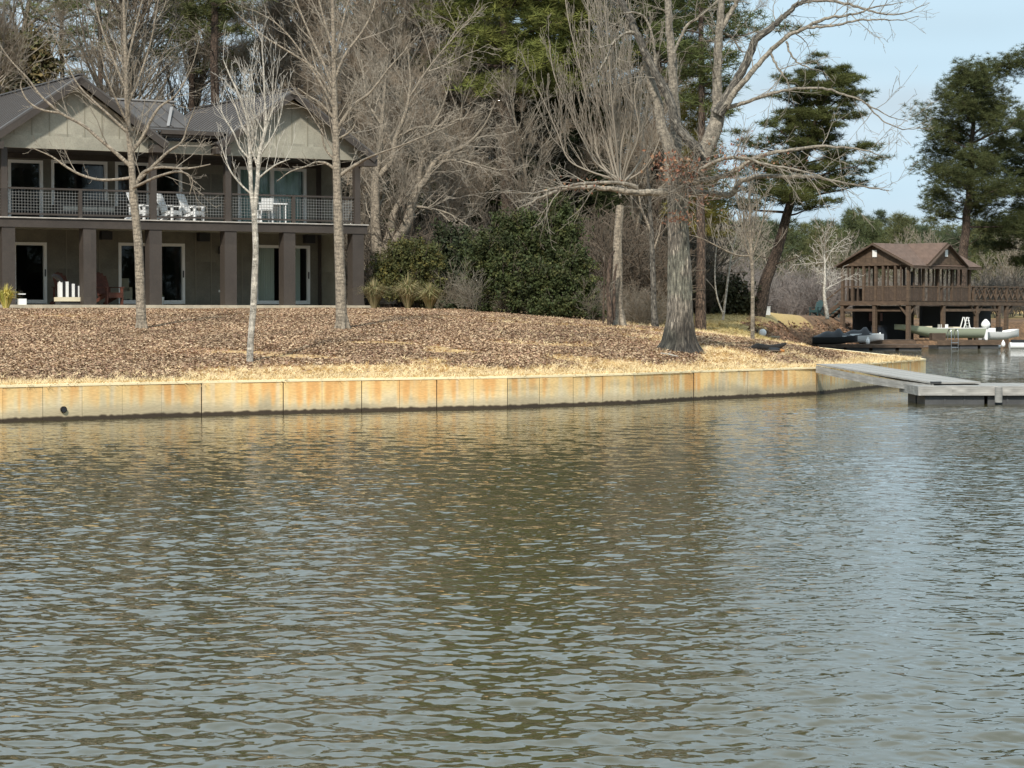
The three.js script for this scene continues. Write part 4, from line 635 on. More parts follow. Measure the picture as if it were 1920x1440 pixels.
/* ---------- the big oak ---------- */
{
  const d = 58, foot = onG(1272, d), g = thing('oak_tree', 'huge old oak with a flared dark foot and spreading bare limbs by the wall', 'tree', [foot.x, foot.y, foot.z]);
  const T = newT(), r = rng(31);
  /* trunk: a skin with root flare, ribs and the seam of a second stem */
  const rows = [[664, 1226, 1318], [654, 1233, 1311], [642, 1241, 1305], [625, 1245, 1301], [600, 1250, 1299], [560, 1252, 1298], [500, 1252, 1297], [470, 1253, 1294], [430, 1253, 1291], [395, 1252, 1290], [365, 1251, 1292], [342, 1250, 1300], [325, 1250, 1310]];
  const b = new MB(), S = 72, K = 5, N = (rows.length - 1) * K, base = b.count;
  for (let k = 0; k <= N; k++) {
    const f = k / K, j = Math.min(rows.length - 2, Math.floor(f)), t = f - j, py = lerp(rows[j][0], rows[j + 1][0], t), x0 = lerp(rows[j][1], rows[j + 1][1], t), x1 = lerp(rows[j][2], rows[j + 1][2], t), c = at((x0 + x1) / 2, py, d), R = (x1 - x0) / 2 * d / FPX, low = step(560, 655, py);
    for (let s = 0; s <= S; s++) {
      const a = s / S * Math.PI * 2, seam = Math.exp(-(((a - 1.18) / 0.13) ** 2)) * step(395, 460, py) * (py > 640 ? 0.6 : 1), hollow = Math.exp(-(((a - 1.02) / 0.16) ** 2)) * step(600, 640, py);
      let q = 1 + low * 0.10 * Math.cos(a * 5 + 0.6) + 0.05 * Math.cos(a * 3 + 1 + f * 0.2) + 0.045 * (noise(a * 9 / 6.2832 * 3.2, py / 60, 141, 29, 0) - 0.5) * 2 + 0.03 * (noise(a * 14, py / 12, 142) - 0.5);
      q -= 0.16 * seam + 0.14 * hollow;
      b.vert(c.x + Math.cos(a) * R * q, c.y, c.z + Math.sin(a) * R * q * 0.92, Math.cos(a), 0, Math.sin(a), s / S * 4, c.y * 0.55);
    }
  }
  for (let k = 0; k < N; k++) for (let s = 0; s < S; s++) { const a = base + k * (S + 1) + s; b.i.push(a, a + S + 1, a + 1, a + 1, a + S + 1, a + S + 2); }
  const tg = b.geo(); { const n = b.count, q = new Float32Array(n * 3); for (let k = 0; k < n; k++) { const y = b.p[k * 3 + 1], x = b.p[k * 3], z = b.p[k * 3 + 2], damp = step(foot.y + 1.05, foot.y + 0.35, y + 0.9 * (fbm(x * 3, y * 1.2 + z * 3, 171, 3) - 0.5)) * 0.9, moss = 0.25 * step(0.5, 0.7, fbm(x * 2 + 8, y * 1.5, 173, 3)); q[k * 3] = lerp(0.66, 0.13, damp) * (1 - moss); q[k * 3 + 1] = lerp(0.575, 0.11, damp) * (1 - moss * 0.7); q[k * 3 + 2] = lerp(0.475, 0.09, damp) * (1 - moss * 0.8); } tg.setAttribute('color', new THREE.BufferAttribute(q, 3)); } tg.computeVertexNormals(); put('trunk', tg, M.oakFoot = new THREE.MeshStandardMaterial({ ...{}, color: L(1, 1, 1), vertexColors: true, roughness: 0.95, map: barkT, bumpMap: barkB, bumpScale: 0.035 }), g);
  /* main stems and limbs */
  const limbs = [
    [[1262, 350, 30], [1257, 320, 26], [1255, 292, 22], [1240, 237, 20], [1230, 187, 18], [1215, 135, 16], [1206, 108, 9]],
    [[1290, 345, 26], [1312, 300, 22, 0.4], [1306, 279, 20, 0.5], [1290, 262, 19, 0.5], [1270, 237, 18, 0.5], [1255, 187, 17, 0.5], [1235, 150, 16, 0.5], [1210, 100, 15, 0.5], [1192, 60, 14, 0.5], [1176, 25, 13, 0.5], [1160, -5, 12, 0.5], [1135, -70, 9, 0.5], [1100, -140, 6, 0.5], [1070, -200, 2, 0.5]],
    [[1266, 350, 28, -0.3], [1266, 295, 23, -0.3], [1265, 225, 20, -0.4], [1262, 160, 18, -0.4], [1258, 100, 16, -0.4], [1253, 30, 14, -0.4], [1250, -40, 11, -0.4], [1244, -120, 7, -0.4], [1240, -220, 2, -0.4]],
    [[1284, 352, 34, 0], [1306, 320, 32], [1325, 275, 31], [1338, 245, 30], [1345, 212, 27], [1344, 175, 20], [1344, 130, 17], [1346, 80, 16], [1350, 25, 14], [1353, -40, 11], [1358, -130, 7], [1362, -230, 2]],
    [[1344, 215, 24, 0.2], [1358, 192, 22, 0.2], [1372, 165, 19, 0.2], [1382, 148, 17, 0.2], [1400, 112, 16, 0.2], [1420, 68, 15, 0.2], [1440, 56, 13, 0.2], [1456, 40, 11, 0.2], [1472, 28, 10, 0.2], [1490, 10, 9, 0.2], [1510, 0, 8, 0.2], [1535, -25, 6, 0.2], [1580, -60, 4, 0.2], [1640, -85, 2, 0.2]],
    [[1345, 60, 10], [1357, 45, 10], [1370, 20, 9], [1382, -2, 8], [1400, -50, 6], [1420, -120, 3]],
    [[1362, 195, 13, 0.6], [1380, 168, 12, 0.7], [1395, 150, 11, 0.8], [1417, 125, 10, 0.8], [1440, 98, 9, 0.8], [1472, 70, 8, 0.9], [1507, 52, 7, 1], [1545, 35, 6, 1], [1575, 30, 5, 1], [1602, 25, 4, 1], [1640, 12, 3, 1.1], [1690, 5, 1.2, 1.2]],
    [[1507, 52, 6, 1], [1535, 50, 5, 1.1], [1565, 47, 4.5, 1.2], [1602, 39, 4, 1.2], [1640, 37, 3, 1.3], [1680, 38, 2, 1.3], [1720, 30, 1, 1.3]],
    [[1505, 3, 6, 0.2], [1547, 1, 6, 0.3], [1590, 8, 5, 0.4], [1627, 20, 4, 0.5], [1665, 28, 3, 0.6], [1700, 22, 2, 0.6], [1740, 5, 1, 0.6]],
    [[1360, 203, 9, 0.2], [1378, 197, 8, 0.4], [1397, 192, 7, 0.5], [1440, 177, 6, 0.8], [1480, 167, 5, 1], [1540, 165, 4.5, 1.3], [1580, 177, 4, 1.5], [1615, 190, 3.5, 1.6], [1652, 225, 2.5, 1.7], [1690, 242, 2, 1.8], [1740, 240, 1, 1.8]],
    [[1615, 190, 3, 1.6], [1640, 205, 2.5, 1.7], [1660, 215, 2, 1.7], [1700, 228, 1, 1.7]],
    [[1442, 98, 5, 0.8], [1455, 125, 4, 0.9], [1470, 145, 3, 1], [1480, 165, 1.5, 1]],
    [[1472, 78, 4.5, 0.9], [1482, 105, 3.5, 1], [1495, 118, 3, 1], [1515, 127, 2.5, 1.1], [1545, 135, 1.2, 1.1]],
    [[1256, 360, 15], [1225, 361, 13], [1194, 361, 12], [1167, 358, 10.5], [1125, 352, 9], [1072, 351, 8], [1042, 358, 6.5], [1012, 371, 5], [985, 385, 3.5], [970, 391, 1.5]],
    [[1194, 352, 9, 0.3], [1164, 344, 7, 0.4], [1111, 343, 6, 0.5], [1067, 348, 5, 0.6], [1030, 356, 4, 0.7], [1000, 362, 3, 0.8], [950, 358, 2, 0.9], [905, 362, 1.2, 1], [870, 368, 1, 1]],
    [[1285, 355, 16, 0.2], [1310, 362, 13, 0.3], [1335, 363, 12, 0.3], [1370, 364, 11, 0.4], [1380, 350, 10, 0.5], [1389, 340, 9.5, 0.5], [1417, 332, 9, 0.6], [1472, 331, 7.5, 0.8], [1515, 331, 6, 1], [1570, 340, 4.5, 1.2], [1620, 350, 3, 1.3], [1665, 357, 1.5, 1.4]],
    [[1300, 340, 14, 0.6], [1340, 334, 11, 0.8], [1375, 322, 10, 1], [1400, 305, 8.5, 1.1], [1440, 287, 7.5, 1.3], [1480, 282, 6.5, 1.4], [1535, 275, 5.5, 1.6], [1590, 277, 4, 1.8], [1630, 285, 2.5, 2], [1670, 300, 1.2, 2]],
    [[1310, 320, 8, 1], [1345, 300, 7, 1.3], [1390, 296, 6, 1.6], [1440, 310, 5, 1.8], [1490, 318, 4, 2], [1545, 335, 2.5, 2.1], [1600, 365, 1.2, 2.2]],
    [[1309, 277, 6, 0.7], [1318, 288, 5, 0.8], [1326, 298, 3.5, 0.9], [1334, 310, 1.5, 1]],
    [[1228, 130, 6, 0.5], [1225, 85, 5, 0.6], [1210, 35, 4.5, 0.7], [1195, 25, 4, 0.8], [1165, 25, 2, 0.9]],
    [[1194, 60, 7, 0.5], [1170, 62, 5, 0.7], [1150, 80, 4.5, 0.8], [1138, 105, 4, 0.9], [1125, 130, 3, 1], [1118, 140, 1.5, 1]],
    [[1262, 100, 6], [1290, 45, 5], [1315, 28, 4], [1345, 0, 3], [1370, -40, 1.5]],
    [[1348, 60, 5, -0.4], [1372, 70, 4, -0.6], [1388, 95, 3, -0.7], [1402, 97, 1.5, -0.7]]];
  const oak = { ...fine, dens: [0, 3.2, 4.6], wobble: 0.24, lift: 0.02, slender: 0.013, tip: 0.0048, ratio: [0.5, 0.5, 0.5] };
  limbs.forEach((l, k) => { const [p, w] = smoothLimb(l, d, 5); p.forEach((q, n) => { if (n && n < p.length - 1) { q.x += (r() - 0.5) * 0.035; q.y += (r() - 0.5) * 0.035; } }); const m = new MB(); m.tube(p, w, 9, k === 0); m.build('limb', k % 3 === 1 && k < 5 ? M.oakBark : M.oakLimb ??= mat(L(0.40, 0.36, 0.30), 0.93, { map: smoothBarkT, bumpMap: barkB, bumpScale: 0.014 }), g); if (k) sprout(T, p, w, k > 12 && k < 18 ? 3.4 : 2.3, oak, r, k < 5 ? 0.45 : 0.22, [0.5, 1.9], 0.12, 0.95); });
  /* shaggy twigs round the crotch and dead leaves that stayed on */
  for (let k = 0; k < 70; k++) { const s = at(1262 + 48 * r(), 300 + 75 * r(), d - 0.5 - 0.3 * r()); grow(T, s, V3(r() - 0.45, 0.9 * r() - 0.25, 0.5 * r()).normalize(), 0.4 + 0.9 * r(), 0.008, 2, { ...oak, dens: [0, 0, 6] }, r); }
  finish(T, g, M.oakBark, M.oakLimb, M.greyTwig);
  const lf = new MB(); lf.tri(V3(0, 0, 0), V3(-0.3, 0.45, 0.1), V3(0, 1, 0)); lf.tri(V3(0, 0, 0), V3(0, 1, 0), V3(0.3, 0.5, 0.16)); const list = [];
  const spot = (n, px, py, sx, sy, dd, sc = 1) => { for (let k = 0; k < n; k++) { const q = r() + r() + r() - 1.5, w = r() + r() + r() - 1.5; list.push([Mx(at(px + q * sx, py + w * sy, d - dd + (r() - 0.5) * 0.7), [r() * 6, r() * 6, r() * 6], (0.085 + 0.06 * r()) * sc), L(...[[0.24, 0.11, 0.06], [0.20, 0.085, 0.05], [0.34, 0.20, 0.115], [0.15, 0.075, 0.05]][Math.floor(r() * 4)])]); } };
  spot(270, 1268, 312, 52, 26, 0.9); spot(110, 1372, 290, 50, 45, 1.2, 0.8); spot(90, 1305, 372, 40, 34, 0.7, 0.8); spot(110, 1275, 408, 30, 12, 0.7, 0.7); spot(120, 1420, 300, 90, 45, 1.3, 0.7); spot(60, 1095, 345, 60, 14, 0.6, 0.7);
  stuff(swarm('withered_leaves', lf.geo(), M.litter, list, g)); rebase(g);
}
/* trees in the middle */
const midT = { ...fine, tip: 0.0065, dens: [0, 2.4, 3.6], slender: 0.012 };
handTree('vase_tree', 'pale straight trunk with a tall fan of upright bare stems left of the oak', onG(1158, 69), 69,
  [[1158, 616, 27], [1157, 590, 22], [1157, 560, 20], [1158, 500, 18], [1158, 450, 16], [1161, 405, 15], [1163, 385, 14]],
  [[1082, -60, 1120, 250], [1100, -80, 1128, 200], [1112, -40, 1140, 220], [1122, -90, 1142, 200], [1135, -60, 1148, 190], [1146, -70, 1152, 200], [1157, -80, 1158, 200], [1168, -60, 1166, 210], [1182, -40, 1176, 230], [1204, 20, 1186, 250], [1222, 110, 1192, 280], [1060, 90, 1105, 270], [1040, 160, 1090, 300], [1240, 170, 1205, 300]].map(([tx, ty, mx, my], k) => { const h = n => (hash2(k, n, 77) - 0.5), s0 = 392 - 55 * hash2(k, 3, 77), W = 1.25; mx = 1163 + (mx - 1163) * W; tx = 1163 + (tx - 1163) * W; return [[1163 + (k % 3) - 1, s0, 4.2, (k % 4) * 0.15], [lerp(1163, mx, 0.62) + 14 * h(4), lerp(s0, my, 0.5), 3.3, (k % 5) * 0.3 - 0.6], [mx + 16 * h(5), my, 2.6, (k % 5) * 0.5 - 1], [lerp(mx, tx, 0.35) + 22 * h(6), lerp(my, ty, 0.35), 2.1, (k % 5) * 0.6 - 1.2], [lerp(mx, tx, 0.7) + 24 * h(7), lerp(my, ty, 0.7), 1.6, (k % 5) * 0.7 - 1.4], [tx + 20 * h(8), ty, 1, (k % 5) * 0.8 - 1.6]]; }),
  { seed: 41, bark: M.greyBark, limb: M.greyTwig, twig: M.greyTwig, o: { ...midT, lift: 0.22, angle: [0.5, 0.35, 0.4] }, per: 3.4, up: 0.8, ang: 0.55, len: [0.8, 2.6], flare: true });
handTree('slim_tree', 'slim mottled forked tree close to the left of the oak trunk', onG(1228, 70), 70,
  [[1229, 616, 15], [1226, 585, 11], [1225, 540, 10], [1223, 490, 10], [1221, 430, 8], [1218, 390, 6], [1215, 340, 5], [1209, 290, 3]],
  [[[1221, 436, 6], [1212, 415, 5], [1202, 390, 4], [1196, 355, 3], [1190, 320, 1.5]], [[1224, 470, 4], [1235, 440, 3], [1240, 410, 1.5]]],
  { seed: 42, bark: M.oakBark, limb: M.greyBark, twig: M.greyTwig, o: midT, per: 3, trunkPer: 1.6, t0: 0.45, tlen: [0.5, 1.4] });
handTree('broken_trunk', 'brown broken stub trunk just left of the pale vase tree', onG(1142, 68), 68,
  [[1144, 612, 13], [1143, 580, 10], [1141, 545, 9], [1142, 505, 8], [1146, 480, 6], [1152, 470, 3]], [[[1150, 600, 8, -0.3], [1151, 560, 7, -0.3], [1152, 520, 5, -0.3], [1156, 495, 3, -0.3]], [[1131, 606, 4], [1132, 560, 3], [1133, 500, 2], [1134, 470, 1]]],
  { seed: 43, bark: M.pineBark, limb: M.pineBark, twig: M.greyTwig, o: midT, per: 0.8, len: [0.3, 0.8] });
handTree('young_tree', 'thin young tree with whitish lower trunk on the far point right of the oak', onG(1411, 69), 69,
  [[1411, 643, 8], [1411, 600, 7.5], [1411, 540, 7], [1410, 500, 6.5], [1408, 470, 6], [1406, 430, 5], [1405, 380, 3.5], [1403, 330, 1.5]],
  [[[1409, 490, 3.5], [1398, 462, 3], [1388, 410, 2.5], [1380, 360, 1.2]], [[1409, 482, 3.5], [1420, 450, 3], [1430, 410, 2.5], [1436, 360, 1.2]], [[1410, 480, 3.5], [1380, 478, 3], [1345, 462, 2.5], [1315, 447, 2], [1290, 440, 1]], [[1408, 470, 3], [1396, 420, 2.5], [1394, 370, 1.5], [1390, 340, 1]], [[1408, 465, 3], [1416, 410, 2.5], [1420, 350, 1]], [[1409, 495, 2.5], [1425, 478, 2], [1432, 460, 1]]],
  { seed: 44, bark: M.greyBark, limb: M.woodBark, twig: M.greyTwig, o: { ...midT, lift: 0.15, tip: 0.008 }, per: 5, trunkPer: 4, t0: 0.55, tlen: [0.6, 1.8], tup: 0.9, len: [0.4, 1.4], up: 0.5 });
handTree('leaning_sapling', 'pale leaning sapling on the far lawn edge between the oak and young tree', onG(1356, 104), 104,
  [[1355, 600, 5], [1360, 560, 4.5], [1366, 510, 4], [1372, 470, 3.5], [1380, 440, 2.5], [1390, 400, 1.5]], [[[1356, 590, 3.5], [1345, 560, 3], [1340, 520, 2.5], [1342, 470, 2], [1348, 430, 1]], [[1368, 500, 2.5], [1385, 485, 2], [1410, 478, 1]], [[1374, 465, 2], [1360, 440, 1.5], [1352, 415, 1]]],
  { seed: 45, bark: M.paleBark, limb: M.paleBark, twig: M.greyTwig, o: { ...midT, tip: 0.008 }, per: 1.6, len: [0.5, 1.6] });
handTree('forked_tree', 'twisted grey many stemmed tree just right of the house', onG(722, 88), 88,
  [[722, 570, 44], [722, 520, 40], [722, 480, 38], [720, 462, 34]],
  [[[708, 474, 22], [705, 430, 20], [704, 380, 18], [705, 330, 16], [712, 290, 12], [716, 240, 9], [722, 170, 6], [730, 90, 2]], [[722, 470, 22], [732, 440, 18], [738, 405, 15], [745, 388, 12], [752, 372, 8], [760, 340, 5], [770, 290, 2]], [[730, 472, 24], [752, 440, 21], [765, 415, 19], [772, 385, 18], [785, 352, 16], [800, 335, 13], [815, 305, 11], [835, 290, 9], [870, 275, 7], [905, 240, 4], [930, 190, 1.5]], [[712, 330, 12], [735, 300, 11], [742, 260, 9], [760, 215, 7], [770, 160, 5], [765, 90, 2]], [[705, 330, 9], [690, 300, 8], [660, 285, 6], [640, 255, 3]], [[785, 352, 9], [790, 310, 8], [800, 260, 6], [830, 200, 4], [850, 130, 1.5]], [[815, 305, 7], [860, 300, 6], [900, 310, 4], [940, 320, 2]], [[742, 260, 6], [780, 240, 5], [830, 235, 3.5], [870, 220, 1.5]], [[720, 240, 5], [690, 190, 4], [680, 120, 3], [660, 50, 1.5]], [[770, 180, 4.5], [810, 120, 3.5], [860, 60, 2.5], [900, 10, 1.2]], [[770, 385, 7], [800, 390, 5], [840, 400, 4], [880, 425, 2]]],
  { seed: 46, bark: M.greyBark, limb: M.greyBark, twig: M.twig, o: { ...midT, tip: 0.0065, dens: [0, 3.4, 4.6], wobble: 0.24 }, per: 3.4, len: [1.0, 2.9], up: 0.2, ang: 0.9 });
/* ---------- needles, leaves, brush ---------- */
const tuftG = (() => { const r = rng(61), b = new MB(); for (let k = 0; k < 20; k++) { const a = r() * 6.283, e = -0.35 + 1.5 * r(), d = V3(Math.cos(a) * Math.cos(e), Math.sin(e), Math.sin(a) * Math.cos(e)), s = perp(d, r).multiplyScalar(0.035), o = d.clone().multiplyScalar(0.06), t = d.clone().multiplyScalar(0.75 + 0.35 * r()); t.y -= 0.08; b.tri(o.clone().sub(s), o.clone().add(s), t); } return b.geo(); })();
const sprayG = (() => { const r = rng(62), b = new MB(); for (let k = 0; k < 12; k++) { const c = V3(r() - 0.5, r() - 0.5, r() - 0.5).multiplyScalar(1.1), d = V3(r() - 0.5, r() - 0.2, r() - 0.5).normalize(), s = perp(d, r).multiplyScalar(0.17 + 0.1 * r()), l = 0.42 + 0.25 * r(); b.quad(c, c.clone().addScaledVector(d, l * 0.5).add(s), c.clone().addScaledVector(d, l), c.clone().addScaledVector(d, l * 0.5).sub(s)); } return b.geo(); })();
const twigG = (() => { const r = rng(63), T = newT(); for (let k = 0; k < 5; k++) grow({ limb: T.twig, twig: T.twig }, V3(0, 0, 0), V3((r() - 0.5) * 0.9, 1, (r() - 0.5) * 0.9).normalize(), 0.6 + 0.4 * r(), 0.008, 1, { levels: 3, tip: 0.0035, dens: [0, 9, 12], ratio: [0, 0.5, 0.45], wobble: 0.2, lift: 0.05, slender: 0.012 }, r); return T.twig.geo(); })();
const treeTone = (r, c, v = 0.35) => { const k = 1 - v / 2 + v * r(), w = (r() - 0.5) * 0.12; return L(c[0] * (k + w), c[1] * k, c[2] * (k - w * 0.5)); };
/* a pine: lean is the horizontal run of the trunk; plates of needles on each limb */
function pine(label, foot, h, o = {}) {
  const r = rng(o.seed ?? 70), g = thing(o.name || 'pine_tree', label, 'tree', [foot.x, foot.y, foot.z], 0, o.group), T = newT();
  const lean = o.lean || [0, 0], P = t => V3(lean[0] * t + (o.bow || 0) * Math.sin(t * 3.1), h * t, lean[1] * t), r0 = o.r || h * 0.017, tp = [], tr = [];
  for (let k = 0; k <= 14; k++) { tp.push(P(k / 14).add(V3((r() - 0.5) * 0.05 * r0 * 8 * (k > 0), k === 0 ? -0.3 : 0, 0))); tr.push(r0 * (1 - 0.82 * k / 14) * (k === 0 ? 1.25 : 1)); }
  T.trunk.tube(tp, tr, 10);
  const c0 = o.crown ?? 0.45, n = o.limbs ?? 34, list = [], W = o.width ?? h * 0.2, tone = o.tone || [0.105, 0.125, 0.05], sc = o.tuft ?? 0.5;
  for (let k = 0; k < n; k++) {
    const t = c0 + (1 - c0) * Math.pow((k + 0.5 + 0.6 * (r() - 0.5)) / n, 0.9), az = k * 2.4 + r() * 0.9, f = (t - c0) / (1 - c0), shape = o.shape ? o.shape(f) : Math.sqrt(Math.max(0.02, 1 - f * f * 0.96)) * (0.55 + 0.45 * step(0, 0.25, f));
    const l = W * shape * (0.6 + 0.6 * r()), s = P(t), el = 0.1 + 0.55 * f + 0.25 * (r() - 0.5), d = V3(Math.cos(az) * Math.cos(el), Math.sin(el), Math.sin(az) * Math.cos(el)), pts = [], rd = [], m = 5;
    for (let q = 0; q <= m; q++) { const u = q / m; pts.push(s.clone().addScaledVector(d, l * u).add(V3((r() - 0.5) * 0.12 * l * u, (o.droop ?? -0.05) * l * u * u + (r() - 0.5) * 0.08 * l * u, (r() - 0.5) * 0.12 * l * u))); rd.push(Math.max(0.012, 0.02 * l * (1 - 0.8 * u))); }
    T.limb.tube(pts, rd, 5);
    const cnt = Math.round(l * (o.dens ?? 10));
    const clusters = Math.max(2, Math.round(l * 1.6));
    for (let q = 0; q < clusters; q++) {
      const u = 0.32 + 0.68 * (q + r()) / clusters, i = Math.min(m - 1, Math.floor(u * m)), c = pts[i].clone().lerp(pts[i + 1], u * m - i), spread = (0.35 + 0.32 * l * (1 - Math.abs(u - 0.7))) * (o.puff ?? 1), sg = V3(r() - 0.5, 0.1, r() - 0.5).multiplyScalar(spread * 1.6); c.add(sg);
      const light = 0.75 + 0.5 * r();
      for (let w = 0; w < cnt / clusters * 1.0; w++) { const e = V3(r() + r() - 1, (r() + r() - 1) * (o.flat ?? 0.45), r() + r() - 1).multiplyScalar(spread); list.push([Mx(c.clone().add(e), [(r() - 0.5) * 1.2, r() * 6.28, (r() - 0.5) * 1.2], sc * (0.7 + 0.6 * r())), treeTone(r, tone.map(v => v * light), 0.4)]); }
    }
  }
  for (let k = 0; k < (o.dead ?? 5); k++) { const t = c0 * (0.45 + 0.55 * r()), az = r() * 6.28; grow(T, P(t), V3(Math.cos(az), 0.05 + 0.3 * r(), Math.sin(az)).normalize(), W * 0.5 * (0.5 + r()), 0.03, 1, { levels: 2, tip: 0.008, dens: [0, 1.6], wobble: 0.2, slender: 0.02 }, r); }
  T.trunk.build('trunk', M.pineBark, g); T.limb.build('limbs', M.pineBark, g); if (T.twig.count) stuff(T.twig.build('dead_twigs', M.greyTwig, g));
  swarm('crown', tuftG, M.needle, list, g); return g;
}
/* bare forest tree */
function bareGeo(seed, h, o = {}) {
  const r = rng(seed), T = newT();
  grow(T, V3(0, -0.2, 0), V3((r() - 0.5) * 0.1, 1, (r() - 0.5) * 0.1).normalize(), h, o.r || h * 0.0125, 0, { levels: o.levels ?? 4, tip: o.tip ?? 0.009, dens: o.dens || [1.5, 1.5, 2.0, 2.0], ratio: o.ratio || [0.42, 0.5, 0.5, 0.5], angle: o.angle || [0.62, 0.65, 0.7, 0.8], bare: [o.bare ?? 0.3, 0.15, 0.1], wobble: o.wobble ?? 0.13, lift: o.lift ?? 0.06, slender: 0.0135, thick: 0.03 }, r);
  return T;
}
function bareTree(label, foot, turn, s, T, name = 'bare_tree', group, mats = [M.woodBark, M.greyTwig, M.greyTwig], o) {
  const g = thing(name, label, 'tree', [foot.x, foot.y, foot.z], turn, group); finish(T, g, mats[0], mats[1], mats[2]); g.scale.setScalar(s);
  if (o) { const r = rng(o.seed), P = T.limb.p, list = [], h = o.h; while (list.length < o.n) { const k = Math.floor(r() * P.length / 3) * 3; if (P[k + 1] < h * 0.3) continue; const dx = P[k], dz = P[k + 2], q = Math.atan2(dx, dz); list.push([Mx(V3(P[k], P[k + 1], P[k + 2]), [(r() - 0.2) * 1.1 * Math.cos(q), r() * 6.28, -(r() - 0.2) * 1.1 * Math.sin(q)], 0.9 + 1.1 * r()), treeTone(r, [1, 0.95, 0.9], 0.4)]); } swarm('twig_sprays', twigG, M.haze, list, g); }
  return g;
}
function cloneTree(o, label, foot, turn, s) { const c = copy(o, label); c.position.copy(foot); c.rotation.y = turn; c.scale.setScalar(s); return c; }
/* leafy evergreen built of many leaf sprays in blobs [px, py, rx m, ry m, depth offset] */
function evergreen(name, label, foot, d, blobs, o = {}) {
  const r = rng(o.seed), g = thing(name, label, o.category || 'bush', [foot.x, foot.y, foot.z], 0, o.group), list = [], T = newT();
  for (const [px, py, rx, ry, off = 0, k = 1] of blobs) {
    const c = at(px, py, d - off), n = Math.round((o.n ?? 330) * rx * ry * k), ph = r() * 9;
    T.limb.tube([foot.clone(), foot.clone().lerp(c, 0.5).add(V3((r() - 0.5) * 0.4, 0.2, (r() - 0.5) * 0.3)), c], [0.05, 0.035, 0.012], 5);
    for (let q = 0; q < 5; q++) grow({ limb: T.limb, twig: T.limb }, c.clone().add(V3((r() - 0.5) * rx, ry * 0.3 * r(), 0.3 * rx)), V3(r() - 0.5, 0.9, 0.4 * r()).normalize(), ry * (0.5 + 0.5 * r()), 0.012, 2, { levels: 3, tip: 0.005, dens: [0, 0, 3.5], wobble: 0.2, slender: 0.01 }, r);
    for (let q = 0; q < n; q++) {
      const v = V3(r() - 0.5, r() - 0.5, r() - 0.5).normalize(), m = Math.pow(r(), 0.5) * (0.45 + 0.95 * fbm(v.x * 2.6 + ph, v.y * 2.6 + v.z * 2.6 + ph, 151, 3)) * (r() < 0.16 ? 1.1 + 0.5 * r() : 1), p = V3(v.x * rx * m, v.y * ry * m, v.z * rx * 0.8 * m).add(c);
      if (p.y < foot.y + 0.03) p.y = foot.y + 0.05 + 0.3 * r();
      const lum = 0.35 + 1.3 * fbm(p.x * 1.1 + ph, p.y * 1.3 + p.z, 161, 3); list.push([Mx(p, [r() * 6, r() * 6, r() * 6], (o.leaf ?? 0.26) * (0.5 + 1.1 * r())), treeTone(r, (r() < (o.mixP ?? 0) ? o.mix : o.tone).map(v => v * lum), 0.5)]);
    }
  }
  T.limb.build('stems', M.darkTwig, g); swarm('foliage', sprayG, M.leaf, list, g); rebase(g); return g;
}
/* bushes right of the house */
evergreen('holly_bush', 'dark green broad holly thicket on the slope crest left of the pale vase tree', onG(1010, 79), 79, [[1050, 395, 0.5, 0.7, -0.8], [940, 430, 0.5, 0.7, -0.8], [925, 480, 1.1, 1.0, 0], [985, 430, 1.0, 0.8, -1], [1015, 470, 1.0, 1.0, -0.5], [1055, 440, 0.9, 1.0, -0.6], [1075, 500, 0.8, 0.8, 0.2], [1085, 550, 0.9, 0.8, 0.5], [990, 550, 1.2, 0.9, 0.6], [930, 555, 0.8, 0.8, 0], [1040, 580, 1.2, 0.6, 1], [1100, 590, 0.7, 0.5, 1], [955, 515, 0.9, 0.8, 0.5], [905, 520, 0.6, 0.7, -0.5], [1030, 525, 0.9, 0.7, 0.9]], { seed: 71, tone: [0.044, 0.055, 0.018], mix: [0.075, 0.078, 0.026], mixP: 0.22, n: 760, leaf: 0.125 });
evergreen('privet_bush', 'olive green rounded bush beside the right house corner', onG(765, 84), 84, [[735, 510, 0.9, 0.9, 0], [775, 490, 1.1, 0.9, 0.3], [805, 500, 0.8, 0.9, 0], [755, 535, 1.1, 0.7, 0.4], [800, 540, 0.8, 0.7, 0.3], [770, 465, 0.6, 0.4, 0]], { seed: 72, tone: [0.075, 0.08, 0.027], mix: [0.125, 0.11, 0.033], mixP: 0.25, n: 760, leaf: 0.12 });
evergreen('shade_bush', 'nearly black shaded evergreen between the olive bush and the holly', onG(862, 84), 84, [[850, 545, 1.1, 0.9, -0.5], [875, 500, 1.0, 1.1, -1.2], [850, 460, 0.9, 0.9, -1.6], [900, 560, 0.7, 0.6, -0.4], [845, 575, 0.9, 0.3, 0.3]], { seed: 73, tone: [0.034, 0.042, 0.018], n: 420, leaf: 0.2 });
evergreen('cedar_tree', 'brownish green dense cedar behind the roof at the far left', onG(40, 104), 104, [[40, 130, 1.5, 1.2, 0], [10, 110, 1.4, 1.4, 0], [80, 120, 0.9, 0.9, 0], [60, 95, 1.0, 0.9, 0], [20, 190, 1.8, 1.6, 0], [80, 210, 1.6, 1.5, 0], [-20, 160, 1.4, 1.6, 0], [30, 300, 1.8, 2, 0], [20, 420, 2, 2.2, 0]], { seed: 74, category: 'tree', tone: [0.15, 0.115, 0.05], mix: [0.10, 0.10, 0.04], mixP: 0.4, n: 190, leaf: 0.3 });
evergreen('wood_shrub', 'dark evergreen shrub in the wood shade between the vase tree and the oak', onG(1200, 98), 98, [[1190, 560, 1.2, 1.2], [1160, 530, 1.2, 1.5], [1240, 570, 1.3, 1.0], [1215, 520, 1, 1.2]], { seed: 77, tone: [0.042, 0.052, 0.02], n: 260, leaf: 0.22 });
